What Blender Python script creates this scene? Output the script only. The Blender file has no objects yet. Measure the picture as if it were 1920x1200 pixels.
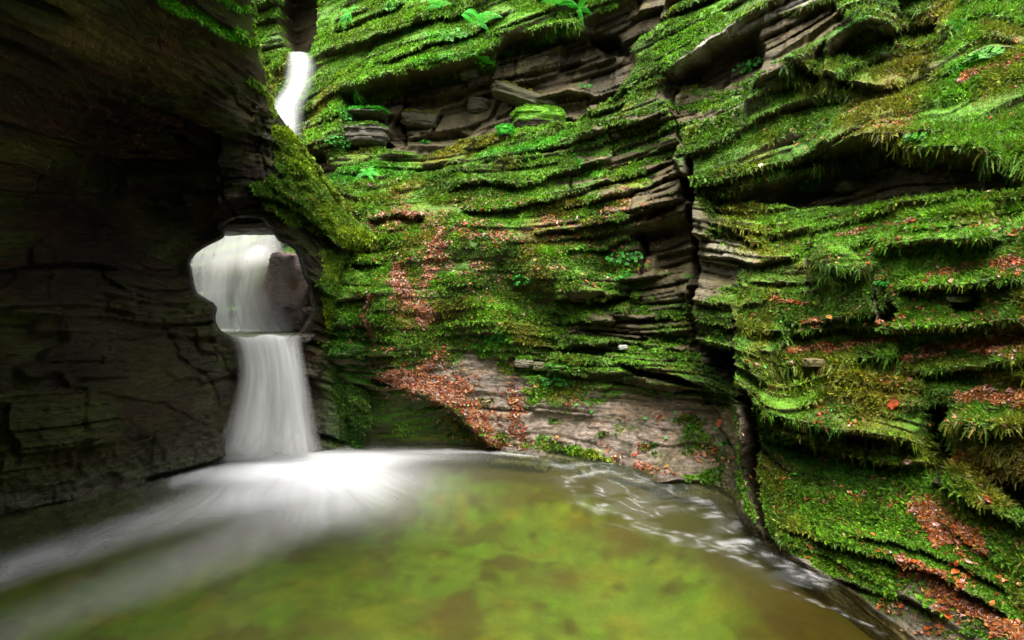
import bpy, math, random
import numpy as np
random.seed(7); rng = np.random.default_rng(11)
SC = bpy.context.scene; COL = SC.collection
F = 960.0; HX = 960.0; HY = 560.0; CH = 2.0          # a level wide lens 2 m above the pool
def W(px, py, Y): return np.stack([(px-HX)/F*Y, Y+0*px, CH-(py-HY)/F*Y], -1)

# ------------------------------------------------------------------ noise
def _h(ix, iy, iz, seed):
    h = (ix.astype(np.int64)*374761393 + iy.astype(np.int64)*668265263 + iz.astype(np.int64)*2147483647*3 + seed*974711) & 0xffffffff
    h = ((h ^ (h >> 13))*1274126177) & 0xffffffff
    h = ((h ^ (h >> 16))*2246822519) & 0xffffffff
    return ((h ^ (h >> 15)) & 0xffffff)/float(0xffffff)
def vn(x, y, z=None, seed=0):
    x = np.asarray(x, float); y = np.asarray(y, float)
    z = np.zeros_like(x) if z is None else np.asarray(z, float)
    x0, y0, z0 = np.floor(x), np.floor(y), np.floor(z)
    fx, fy, fz = x-x0, y-y0, z-z0
    fx, fy, fz = [f*f*(3-2*f) for f in (fx, fy, fz)]
    r = 0
    for a in (0, 1):
        for b in (0, 1):
            for c in (0, 1):
                r = r + _h(x0+a, y0+b, z0+c, seed)*(fx if a else 1-fx)*(fy if b else 1-fy)*(fz if c else 1-fz)
    return r
def fbm(x, y, z=None, o=4, seed=0, g=.5):
    s = 0; a = 1; t = 0
    for i in range(o):
        s = s+a*(vn(x*2**i+3.1*i, y*2**i+1.7*i, None if z is None else z*2**i, seed+i)-.5); t += a; a *= g
    return s/t*2                                       # about -1..1
def ss(a, b, x):
    t = np.clip((x-a)/(b-a), 0, 1); return t*t*(3-2*t)
def lerp(a, b, t):
    return a+(b-a)*t
def mixc(c, d, t): return c*(1-t[..., None])+np.asarray(d, float)*t[..., None]

# ------------------------------------------------------------------ plane geometry
def dist_line(px, py, pts, closed=False):
    """distance, signed distance (positive below the line), parameter 0..1, nearest point"""
    pts = np.asarray(pts, float); n = len(pts)
    segs = [(pts[i], pts[(i+1) % n]) for i in range(n if closed else n-1)]
    L = [np.hypot(*(b-a)) for a, b in segs]; T = sum(L); acc = 0
    best = np.full(np.shape(px), 1e9); sg = np.zeros_like(best); tt = np.zeros_like(best); nx = np.zeros_like(best); ny = np.zeros_like(best)
    for (a, b), l in zip(segs, L):
        dx, dy = (b-a)/max(l, 1e-6)
        u = np.clip((px-a[0])*dx+(py-a[1])*dy, 0, l)
        qx, qy = a[0]+u*dx, a[1]+u*dy
        d = np.hypot(px-qx, py-qy); m = d < best
        cr = dx*(py-a[1])-dy*(px-a[0])
        best = np.where(m, d, best); sg = np.where(m, np.where(cr > 0, d, -d), sg)
        tt = np.where(m, (acc+u)/T, tt); nx = np.where(m, qx, nx); ny = np.where(m, qy, ny); acc += l
    return best, sg, tt, nx, ny
def inside(px, py, poly):
    poly = np.asarray(poly, float); c = np.zeros(np.shape(px), bool); n = len(poly)
    for i in range(n):
        x1, y1 = poly[i]; x2, y2 = poly[(i+1) % n]
        if y1 == y2: continue
        m = ((y1 > py) != (y2 > py)) & (px < (x2-x1)*(py-y1)/(y2-y1)+x1)
        c ^= m
    return c
def pm(px, py, poly, feather=12):
    """soft polygon mask 0..1, centred on the outline"""
    poly = np.asarray(poly, float); out = np.zeros(np.shape(px))
    (x0, y0), (x1, y1) = poly.min(0)-feather*2, poly.max(0)+feather*2
    m = (px > x0) & (px < x1) & (py > y0) & (py < y1)
    if not m.any(): return out
    a, b = px[m], py[m]
    d = dist_line(a, b, poly, True)[0]; d = np.where(inside(a, b, poly), d, -d)
    out[m] = ss(-feather, feather, d); return out
def st(px, py, pts, w, soft=1.0):
    """soft stroke mask, w = half width or list along the line"""
    pts = np.asarray(pts, float); wm = np.max(w)*(1+soft)
    out = np.zeros(np.shape(px)); (x0, y0), (x1, y1) = pts.min(0)-wm, pts.max(0)+wm
    m = (px > x0) & (px < x1) & (py > y0) & (py < y1)
    if not m.any(): return out
    d, _, t, _, _ = dist_line(px[m], py[m], pts)
    ww = np.interp(t, np.linspace(0, 1, len(w)), w) if np.ndim(w) else w
    out[m] = 1-ss(0, 1, (d/ww-(1-soft*.5))/soft) if soft < 1 else 1-ss(0, 1, d/ww); return out
class TPS:
    def __init__(s, c, lam=1e-4):
        c = np.asarray(c, float); s.p = c[:, :2]/1000; n = len(c)
        A = np.zeros((n+3, n+3)); A[:n, :n] = s.k(s.p[:, None], s.p[None])+lam*np.eye(n)
        A[:n, n] = 1; A[:n, n+1:] = s.p; A[n, :n] = 1; A[n+1:, :n] = s.p.T
        s.w = np.linalg.solve(A, np.r_[c[:, 2], 0, 0, 0])
    def k(s, a, b):
        r2 = ((a-b)**2).sum(-1); return .5*r2*np.log(r2+1e-9)
    def __call__(s, x, y):
        sh = np.shape(x); q = np.stack([np.ravel(x), np.ravel(y)], -1)/1000; out = s.w[-3]+q@s.w[-2:]
        for i in range(len(s.p)): out = out+s.w[i]*s.k(q, s.p[i])
        return out.reshape(sh)

# ------------------------------------------------------------------ mesh helpers
def mesh_obj(name, V, faces, mat, attrs=None, smooth=True, parent=None):
    """faces: one (n,k) array or a list of such arrays"""
    if isinstance(faces, np.ndarray): faces = [faces]
    faces = [f for f in faces if len(f)]
    me = bpy.data.meshes.new(name)
    li = np.concatenate([f.ravel() for f in faces]); tot = np.concatenate([np.full(len(f), f.shape[1]) for f in faces])
    me.vertices.add(len(V)); me.vertices.foreach_set('co', np.asarray(V, np.float32).ravel())
    me.loops.add(len(li)); me.loops.foreach_set('vertex_index', li.astype(np.int32))
    me.polygons.add(len(tot)); me.polygons.foreach_set('loop_start', np.r_[0, np.cumsum(tot)[:-1]].astype(np.int32))
    me.polygons.foreach_set('loop_total', tot.astype(np.int32))
    me.polygons.foreach_set('use_smooth', np.full(len(tot), smooth))
    me.update(calc_edges=True)
    for k, v in (attrs or {}).items():
        v = np.asarray(v, np.float32)
        if v.ndim == 2:
            if v.shape[1] == 3: v = np.c_[v, np.ones(len(v), np.float32)]
            me.attributes.new(k, 'FLOAT_COLOR', 'POINT').data.foreach_set('color', v.ravel())
        else: me.attributes.new(k, 'FLOAT', 'POINT').data.foreach_set('value', v)
    if mat: me.materials.append(mat)
    o = bpy.data.objects.new(name, me); COL.objects.link(o)
    if parent: o.parent = parent
    return o
def tag(o, label=None, cat=None, kind=None, group=None):
    if label: o['label'] = label
    if cat: o['category'] = cat
    if kind: o['kind'] = kind
    if group: o['group'] = group
    return o
def grid_faces(nr, nc, keep=None):
    i = np.arange(nr*nc).reshape(nr, nc)
    q = np.stack([i[:-1, :-1], i[1:, :-1], i[1:, 1:], i[:-1, 1:]], -1)
    return q.reshape(-1, 4) if keep is None else q[keep]
def compact(V, faces, attrs):
    u, inv = np.unique(faces, return_inverse=True)
    return V[u], inv.reshape(faces.shape), {k: v[u] for k, v in attrs.items()}

# ------------------------------------------------------------------ materials
def newmat(name):
    m = bpy.data.materials.new(name); m.use_nodes = True; nt = m.node_tree; nt.nodes.clear()
    return m, nt, lambda t, **k: mknode(nt, t, **k)
def mknode(nt, t, **k):
    n = nt.nodes.new(t)
    for a, b in k.items():
        if a == 'i':
            for kk, vv in b.items(): n.inputs[kk].default_value = vv
        else: setattr(n, a, b)
    return n
def rock_material(name, rough=(.35, .85), bump=.6, var=.45, spec=.5, grain=1.0):
    m, nt, N = newmat(name); L = nt.links.new
    out = N('ShaderNodeOutputMaterial'); p = N('ShaderNodeBsdfPrincipled'); L(p.outputs[0], out.inputs[0])
    tc = N('ShaderNodeTexCoord'); at = N('ShaderNodeAttribute', attribute_name='col'); aw = N('ShaderNodeAttribute', attribute_name='wet')
    mp = N('ShaderNodeMapping'); mp.inputs['Scale'].default_value = (1, 1, 4.5); L(tc.outputs['Object'], mp.inputs[0])
    n1 = N('ShaderNodeTexNoise', i={'Scale': 7*grain, 'Detail': 8, 'Roughness': .65, 'Distortion': .6}); L(mp.outputs[0], n1.inputs['Vector'])
    n2 = N('ShaderNodeTexNoise', i={'Scale': 60*grain, 'Detail': 4, 'Roughness': .7}); L(tc.outputs['Object'], n2.inputs['Vector'])
    n3 = N('ShaderNodeTexNoise', i={'Scale': 28*grain, 'Detail': 6, 'Roughness': .6}); L(mp.outputs[0], n3.inputs['Vector'])
    r1 = N('ShaderNodeMapRange', i={'From Min': .3, 'From Max': .7, 'To Min': 1-var, 'To Max': 1+var}); L(n1.outputs[0], r1.inputs[0])
    r2 = N('ShaderNodeMapRange', i={'From Min': .3, 'From Max': .7, 'To Min': 1-var*.8, 'To Max': 1+var*.8}); L(n2.outputs[0], r2.inputs[0])
    mu = N('ShaderNodeMath', operation='MULTIPLY'); L(r1.outputs[0], mu.inputs[0]); L(r2.outputs[0], mu.inputs[1])
    vm = N('ShaderNodeVectorMath', operation='SCALE'); L(at.outputs['Color'], vm.inputs[0]); L(mu.outputs[0], vm.inputs['Scale'])
    L(vm.outputs[0], p.inputs['Base Color'])
    rr = N('ShaderNodeMapRange', i={'From Min': 0, 'From Max': 1, 'To Min': rough[1], 'To Max': rough[0]}); L(aw.outputs['Fac'], rr.inputs[0])
    ad = N('ShaderNodeMath', operation='MULTIPLY_ADD', i={1: .35, 2: -.17}); L(n3.outputs[0], ad.inputs[0])
    a2 = N('ShaderNodeMath', operation='ADD'); a2.use_clamp = True; L(rr.outputs[0], a2.inputs[0]); L(ad.outputs[0], a2.inputs[1]); L(a2.outputs[0], p.inputs['Roughness'])
    sp = N('ShaderNodeMapRange', i={'To Min': spec*.2, 'To Max': spec*1.1}); L(aw.outputs['Fac'], sp.inputs[0]); L(sp.outputs[0], p.inputs['Specular IOR Level'])
    b1 = N('ShaderNodeBump', i={'Strength': bump, 'Distance': .08}); L(n1.outputs[0], b1.inputs['Height'])
    b2 = N('ShaderNodeBump', i={'Strength': bump, 'Distance': .018}); L(n3.outputs[0], b2.inputs['Height']); L(b1.outputs[0], b2.inputs['Normal'])
    b3 = N('ShaderNodeBump', i={'Strength': bump*.8, 'Distance': .006}); L(n2.outputs[0], b3.inputs['Height']); L(b2.outputs[0], b3.inputs['Normal'])
    L(b3.outputs[0], p.inputs['Normal'])
    return m
def leaf_material(name, trans=.3, rough=.5, spec=.4):
    m, nt, N = newmat(name); L = nt.links.new
    out = N('ShaderNodeOutputMaterial'); p = N('ShaderNodeBsdfPrincipled', i={'Roughness': rough, 'Specular IOR Level': spec})
    at = N('ShaderNodeAttribute', attribute_name='col'); tr = N('ShaderNodeBsdfTranslucent'); mx = N('ShaderNodeMixShader', i={0: trans})
    tc = N('ShaderNodeTexCoord'); n = N('ShaderNodeTexNoise', i={'Scale': 45, 'Detail': 2}); L(tc.outputs['Object'], n.inputs['Vector'])
    r = N('ShaderNodeMapRange', i={'From Min': .3, 'From Max': .7, 'To Min': .7, 'To Max': 1.3}); L(n.outputs[0], r.inputs[0])
    vm = N('ShaderNodeVectorMath', operation='SCALE'); L(at.outputs['Color'], vm.inputs[0]); L(r.outputs[0], vm.inputs['Scale'])
    L(vm.outputs[0], p.inputs['Base Color']); L(vm.outputs[0], tr.inputs['Color'])
    L(p.outputs[0], mx.inputs[1]); L(tr.outputs[0], mx.inputs[2]); L(mx.outputs[0], out.inputs[0]); return m
M_ROCK = rock_material('mossy_slate', (.25, .85)); M_DARK = rock_material('dark_wet_slate', (.22, .6), .9, .55)
M_MOSS = leaf_material('moss', .3, .6, .3); M_LEAF = leaf_material('fallen_leaves', .2, .3, .6); M_FERN = leaf_material('fern', .35, .5, .3)

# ------------------------------------------------------------------ strata
def strata(b, a, t, amp, seed, warp=.13, clen=1.0, edge=.11):
    """blocky bedding: every bed, cut into blocks along its length, stands out by its own amount"""
    bb = b/t+warp*fbm(a*.8/clen, b*.7, o=3, seed=seed)
    k = np.floor(bb); f = bb-k
    aa = a/clen+_h(k, k*0, k*0, seed+5)*7+.25*fbm(a*3/clen, b*3, o=2, seed=seed+9)
    c = np.floor(aa); g = aa-c
    def val(kk):
        r0 = _h(kk, c, kk*0, seed+1); rp = _h(kk, c+1, kk*0, seed+1)
        return lerp(r0, rp, ss(1-edge*.6, 1, g))
    up = val(k+1)
    v = lerp(val(k), up, ss(1-edge, 1, f))
    return amp*(v-.5)*2+amp*.25*(.5-f)                 # beds slope back a little above their lower lip
def groove(b, a, t, seed, w=.12):
    bb = b/t+.4*fbm(a*.9, b, o=3, seed=seed); f = bb-np.floor(bb); k = np.floor(bb)
    on = ss(.35, .6, vn(a*.7+k*3.3, k*1.7, seed=seed+3))
    return np.exp(-((f-.5)/w)**2)*on

# ------------------------------------------------------------------ the right-hand side of the gorge
WLINE = [(300,880),(380,875),(600,838),(940,842),(1100,862),(1250,897),(1330,922),(1390,948),(1430,1000),(1500,1050),(1600,1110),(1700,1190),(1800,1290),(2000,1500),(2400,1900),(2900,2400)]
def wl_y(px): return np.interp(px, [p[0] for p in WLINE], [p[1] for p in WLINE])
D_R = [(470,838,7.0),(600,838,6.95),(700,838,6.9),(850,838,6.88),(940,842,6.82),(1000,848,6.67),(1100,862,6.36),(1200,884,5.92),(1300,912,5.45),(1380,940,5.05),
 (1430,1000,4.36),(1500,1050,3.92),(1600,1110,3.49),(1700,1190,3.05),(1800,1290,2.63),(2000,1500,2.04),(2400,1900,1.43),(2900,2400,1.04),
 (360,640,8.2),(480,640,8.1),(560,620,8.0),(360,560,8.6),(480,540,8.7),(570,540,8.3),(400,440,9.1),(500,440,9.1),(622,640,7.25),(640,520,7.5),(600,450,8.2),(760,600,6.85),(740,700,6.9),(860,650,7.05),(850,740,6.85),(760,480,7.3),
 (650,380,8.1),(740,310,8.6),(850,330,8.2),(620,250,9.2),(560,150,10.2),(590,30,10.8),(700,240,9.0),(660,110,9.8),(760,30,9.7),(900,90,9.0),(1050,30,8.9),(1000,-80,9.2),
 (760,210,9.2),(900,170,9.0),(1050,140,8.6),(1000,250,8.2),(1150,240,7.9),(950,440,7.4),(1050,540,7.1),(1100,680,6.75),(1150,780,6.4),(1000,780,6.7),(1300,840,5.75),
 (1200,600,6.6),(1200,420,6.9),(1200,120,7.9),(1250,0,7.9),(1290,640,6.0),(1280,400,6.3),(1290,200,6.9),(1400,60,6.6),
 (1390,600,4.95),(1385,800,4.9),(1340,430,5.6),(1380,300,5.7),(1500,500,4.75),(1520,700,4.4),(1560,900,4.0),(1500,330,5.3),(1600,200,5.3),(1600,0,5.9),(1500,100,6.1),
 (1700,300,4.3),(1700,420,4.1),(1750,560,3.7),(1750,700,3.5),(1750,860,3.3),(1750,1000,3.15),(1850,1150,2.75),(1900,950,2.8),(1900,750,2.9),(1900,550,3.15),(1900,350,3.5),(1850,200,4.1),(1900,30,4.5),(1750,50,5.0),
 (2200,200,3.1),(2300,600,2.2),(2300,1000,1.9),(2900,300,1.9),(2900,900,1.35),(2900,1600,1.15),
 (600,-500,12.5),(1000,-500,10.8),(1500,-500,8.2),(2000,-500,6.4),(2900,-500,4.6),(330,-500,12.8),(330,100,11.4),(470,100,10.9),(470,330,9.9),(800,-200,10.4),(1300,-150,8.6),(1800,-150,5.9)]
B_R = []
def bed(v, pts):
    for p in pts: B_R.append((p[0], p[1], v))
bed(0.0, [(450,838),(700,838),(940,842),(1100,868),(1250,905),(1390,955),(1500,1060),(1600,1125),(1700,1200),(1850,1330)])
bed(.45, [(1450,985),(1620,1040),(1760,1090),(1920,1190)])
bed(.35, [(960,790),(1100,800),(1250,835),(1390,880)])
bed(.85, [(600,715),(840,710),(1000,712),(1180,722),(1390,762),(1430,840),(1560,880),(1740,930),(1860,1010),(2100,1180)])
bed(1.2, [(1410,765),(1560,815),(1740,855),(1920,900),(2200,980)])
bed(1.45, [(1000,655),(1200,668),(1310,690),(1400,720),(1560,745),(1740,770),(1920,790)])
bed(1.95, [(480,600),(600,600),(800,600),(1040,600),(1200,610),(1380,632),(1500,655),(1700,650),(1920,640),(2300,640)])
bed(2.35, [(600,520),(800,525),(1040,528),(1290,512),(1400,545),(1550,548),(1700,525),(1920,500),(2300,470)])
bed(2.9, [(480,460),(700,435),(900,425),(1100,410),(1290,370),(1450,430),(1600,405),(1750,385),(1920,365)])
bed(3.35, [(600,345),(850,350),(1013,348),(1240,285),(1288,262),(1302,345),(1440,300),(1600,225),(1760,180),(1920,115),(2300,20)])
bed(3.9, [(600,300),(700,292),(850,290),(960,255),(1100,235),(1240,190),(1380,120),(1500,60),(1640,0)])
bed(3.62, [(1400,215),(1540,150),(1700,85),(1850,20)]); bed(4.4, [(1700,-40),(1800,-90)]); bed(3.0, [(1300,395)])
bed(4.9, [(560,220),(640,172),(760,132),(870,108),(960,82),(1080,35),(1180,-10)])
bed(5.6, [(600,105),(700,65),(800,30),(880,0)])
bed(7.5, [(600,-250),(1000,-400)]); bed(6.6, [(1400,-300),(1900,-400)]); bed(5.4, [(2200,-250),(1900,-160)]); bed(6.3, [(600,0),(500,30)])
fD = TPS(D_R, 1e-4)
fB = TPS([p for p in B_R if p[0] < 1292 or p[1] < 150 or p[1] > 700], 2e-4); fB2 = TPS([p for p in B_R if p[0] > 1292 or p[1] > 800 or p[1] < 60], 2e-4)

RECESS = [ # outline, depth, feather
 ([(640,178),(700,160),(780,138),(870,122),(910,108),(950,72),(1010,62),(1090,55),(1150,60),(1190,110),(1150,180),(1080,215),(1000,232),(930,240),(870,262),(790,285),(720,268),(660,240)], .42, 8),
 ([(1090,40),(1180,-10),(1260,-60),(1290,-10),(1210,50),(1170,90),(1130,90)], .3, 7),
 ([(1530,318),(1590,275),(1650,262),(1700,285),(1800,290),(1880,300),(1990,310),(1990,350),(1760,358),(1620,378),(1500,378),(1360,372),(1420,345)], .34, 6),
 ([(1195,440),(1290,415),(1300,520),(1215,503)], .16, 8), ([(1312,655),(1384,655),(1390,725),(1340,700)], .4, 6),
 ([(1728,765),(1775,755),(1782,850),(1765,905),(1735,885)], .35, 7), ([(1250,155),(1330,98),(1430,42),(1560,10),(1600,45),(1480,110),(1350,160)], .2, 7),
 ([(1560,95),(1640,62),(1760,25),(1765,92),(1620,118)], .26, 7), ([(608,700),(690,730),(740,742),(810,755),(860,785),(905,822),(935,842),(880,900),(560,900),(585,700)], .13, 8),
 ([(585,430),(640,450),(695,475),(640,500),(606,540),(590,500)], .35, 8), ([(1650,600),(1668,560),(1690,590),(1672,630)], .2, 6),
 ([(640,235),(700,225),(745,280),(690,290),(640,290)], .2, 7), ([(560,300),(600,285),(625,320),(600,335)], .3, 7), ([(1590,470),(1640,450),(1660,480),(1620,500)], .1, 6),
 ([(1780,560),(1840,545),(1850,580),(1800,590)], .15, 5), ([(1290,650),(1310,600),(1320,680),(1300,690)], .15, 5),
 ([(520,-60),(592,-60),(588,40),(574,92),(548,96),(528,60)], 1.0, 8), ([(1840,890),(1930,905),(1990,980),(1900,960)], .25, 7), ([(1060,560),(1180,540),(1180,570),(1080,590)], .12, 7)]
LEDGE = [ # line of the lip, how far it stands out, recess below, height above, height below (photo pixels)
 ([(640,178),(700,158),(780,137),(870,118),(915,100),(950,72),(1000,60),(1080,38)], .28, .1, 70, 18), ([(600,100),(680,80),(780,40),(880,20)], .14, .08, 40, 16),
 ([(620,60),(700,30),(760,0)], .1, .08, 30, 12), ([(700,130),(800,85),(900,60),(960,20)], .14, .08, 40, 14),
 ([(1290,352),(1400,325),(1500,300),(1560,275)], .16, .1, 36, 20), ([(1530,300),(1600,268),(1650,255),(1700,280),(1790,286),(1880,296)], .3, .12, 80, 20),
 ([(1470,118),(1560,140),(1640,165),(1700,150)], .2, .06, 36, 16), ([(1400,230),(1500,195),(1600,170)], .1, .06, 24, 14), ([(1340,215),(1470,155),(1560,150)], .08, .06, 26, 14),
 ([(1520,500),(1600,505),(1640,515)], .16, .08, 60, 12), ([(1640,470),(1760,455),(1880,450)], .16, .05, 60, 20), ([(1690,545),(1800,535),(1930,530)], .14, .06, 30, 14),
 ([(1430,625),(1560,612),(1660,612)], .1, .06, 20, 10), ([(1450,680),(1560,682),(1690,665)], .12, .08, 28, 12), ([(1640,625),(1780,612),(1930,605)], .12, .06, 22, 10),
 ([(1690,700),(1800,690),(1930,680)], .13, .06, 35, 12), ([(1770,790),(1850,800),(1930,800)], .14, .06, 30, 16),
 ([(1420,760),(1500,790),(1580,815),(1700,825),(1745,835)], .2, .16, 55, 14), ([(1425,815),(1520,835),(1640,865),(1740,868)], .14, .14, 26, 12), ([(1740,900),(1850,950),(1960,1000)], .14, .1, 50, 14),
 ([(1460,985),(1560,1020),(1660,1045),(1760,1080),(1900,1160)], .1, .08, 40, 10), ([(1590,1000),(1700,1020),(1800,1060),(1900,1110)], .08, .06, 22, 8), ([(1560,1080),(1680,1115),(1780,1160)], .06, .06, 24, 8),
 ([(1440,560),(1380,575)], .05, .05, 16, 8), ([(1290,470),(1400,490),(1500,480)], .08, .08, 22, 10), ([(1400,525),(1500,530),(1560,520)], .07, .07, 16, 8), ([(1300,420),(1420,450),(1520,420)], .07, .08, 16, 10),
 ([(840,360),(900,345),(980,350),(1060,320),(1150,300)], .14, .06, 30, 14), ([(900,300),(1000,285),(1100,262),(1200,225)], .1, .06, 18, 10), ([(870,400),(960,395),(1040,375),(1130,345),(1270,300)], .13, .08, 24, 12),
 ([(1000,440),(1080,430),(1170,410),(1270,385)], .12, .1, 24, 10), ([(1100,385),(1200,355),(1290,325)], .1, .08, 18, 8), ([(1060,470),(1130,468),(1190,440)], .1, .08, 20, 8), ([(1040,560),(1110,566),(1180,545)], .2, .12, 60, 14),
 ([(1050,605),(1180,600),(1290,590)], .07, .06, 16, 7), ([(1060,645),(1180,640),(1280,650)], .07, .07, 16, 7), ([(1160,680),(1250,700),(1320,720),(1385,745)], .16, .12, 22, 10),
 ([(700,705),(760,728),(820,748),(870,785),(935,838)], .12, .05, 40, 14), ([(600,505),(660,495),(720,490)], .13, .1, 22, 10), ([(600,570),(660,560),(700,555)], .07, .05, 20, 8), ([(640,275),(700,240),(740,262)], .12, .1, 20, 10),
 ([(640,220),(690,212),(740,208)], .12, .1, 10, 8), ([(690,415),(740,405),(800,410)], .12, .08, 30, 12), ([(1250,150),(1330,90),(1450,10),(1500,-20)], .16, .1, 26, 10), ([(920,215),(980,180),(1060,160),(1130,175)], .14, .08, 22, 10),
 ([(1290,95),(1200,150),(1140,190)], .06, .05, 22, 10), ([(1040,205),(1110,215),(1170,195)], .12, .08, 16, 8), ([(760,250),(830,235),(880,240)], .1, .06, 30, 8), ([(860,180),(930,160),(1000,140)], .08, .06, 24, 8)]
RIDGE = [ # rounded humps: line, half width, height
 ([(720,560),(740,640),(735,690)], 62, .3), ([(650,520),(650,600),(640,660)], 50, .16), ([(870,560),(920,600),(960,620)], 80, .22), ([(860,440),(960,450),(1040,480)], 90, .16),
 ([(1000,520),(1060,540)], 70, .2), ([(740,420),(760,470)], 50, .12), ([(860,320),(900,360)], 60, .14), ([(1395,640),(1390,800),(1400,960)], 22, .1), ([(1560,470),(1560,520)], 50, .14)]
def feats(x, y):
    d = np.zeros_like(x)
    wx = x+6*fbm(x/28, y/20, o=3, seed=41); wy = y+4*fbm(x/24, y/24, o=3, seed=42)
    for poly, dep, fe in RECESS: d -= dep*pm(wx, wy, poly, fe)
    for pts, out, rec, ha, hb in LEDGE:
        p = np.array(pts, float); (x0, y0), (x1, y1) = p.min(0)-ha*1.3, p.max(0)+ha*1.3
        m = (x > x0) & (x < x1) & (y > y0) & (y < y1)
        if p[0][0] > p[-1][0]: p = p[::-1]
        q = wy[m]+4*fbm(x[m]/38, y[m]/60, o=3, seed=51)+5*(_h(np.floor(x[m]/34+.01*y[m]), x[m]*0, x[m]*0, 52)-.5)
        dd, sg, t, _, _ = dist_line(wx[m], q, p)
        over = np.clip(np.minimum(t*1.0, 1-t)/.12, 0, 1)
        endd = np.where((t < .002) | (t > .998), 0, 1)*over**.5
        up = np.where(sg < 0, out*(1-np.clip(-sg/ha, 0, 1))**1.3, 0)
        dn = np.where(sg >= 0, np.where(sg < 4, lerp(out, -rec, ss(0, 4, sg)), -rec*(1-ss(4, hb*2, sg))), 0)
        near = dd < ha
        d[m] += (up+dn)*endd*near
    for pts, w, h in RIDGE: d += h*st(wx, wy, pts, w)
    # the two upright fractures where the near block stands in front of the far wall
    for pts, w, dep in (([(1288,300),(1289,345),(1294,420),(1299,520),(1303,655)], 9, .6), ([(1262,140),(1258,200),(1288,300)], 5, .18), ([(1198,438),(1204,470),(1200,512)], 6, .25), ([(1742,765),(1752,830),(1758,900)], 14, .4), ([(1522,440),(1512,500),(1518,545)], 5, .14), ([(1868,240),(1880,330),(1872,420)], 6, .2), ([(1070,330),(1066,372)], 4, .14), ([(1140,240),(1150,290)], 4, .12), ([(960,170),(966,230)], 4, .12), ([(752,170),(758,262)], 5, .14), ([(1400,740),(1408,800),(1412,860),(1425,950),(1440,1010)], 11, .5), ([(1382,600),(1380,700),(1394,760)], 5, .2), ([(1640,520),(1650,600)], 4, .1)):
        d -= dep*st(wx, y, pts, w)
    return d

SLAB = [(720,706),(770,698),(850,665),(880,652),(925,680),(1000,712),(1180,730),(1300,742),(1390,772),(1392,960),(1250,905),(1100,870),(945,848),(900,800),(820,752)]
LITTER = [([(828,425),(815,470),(802,530)], [7,17,13]), ([(745,500),(765,560),(790,600)], [8,20,18]), ([(700,560),(692,610),(700,640)], 8), ([(725,704),(800,722),(850,730)], [10,20,20]),
 ([(820,665),(790,690),(750,712)], 14), ([(850,735),(890,790),(935,835)], [26,22,12]), ([(965,740),(975,840)], 10), ([(1740,522),(1850,500),(1940,495)], 9), ([(1480,660),(1570,645),(1680,632)], 9),
 ([(1500,605),(1560,600)], 6), ([(1700,668),(1800,650),(1940,635)], [10,15,15]), ([(1790,742),(1870,745),(1940,745)], 17), ([(1715,950),(1770,980),(1840,1035)], [16,30,14]), ([(1700,1060),(1760,1085),(1800,1110)], 18),
 ([(1560,440),(1640,424),(1720,412)], 5), ([(1800,150),(1920,100)], 6), ([(695,412),(790,408)], 9), ([(1640,605),(1700,598)], 6), ([(1850,620),(1930,600)], 7), ([(1450,560),(1510,570)], 5), ([(1760,1110),(1830,1140),(1930,1210)], 16)]

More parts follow.
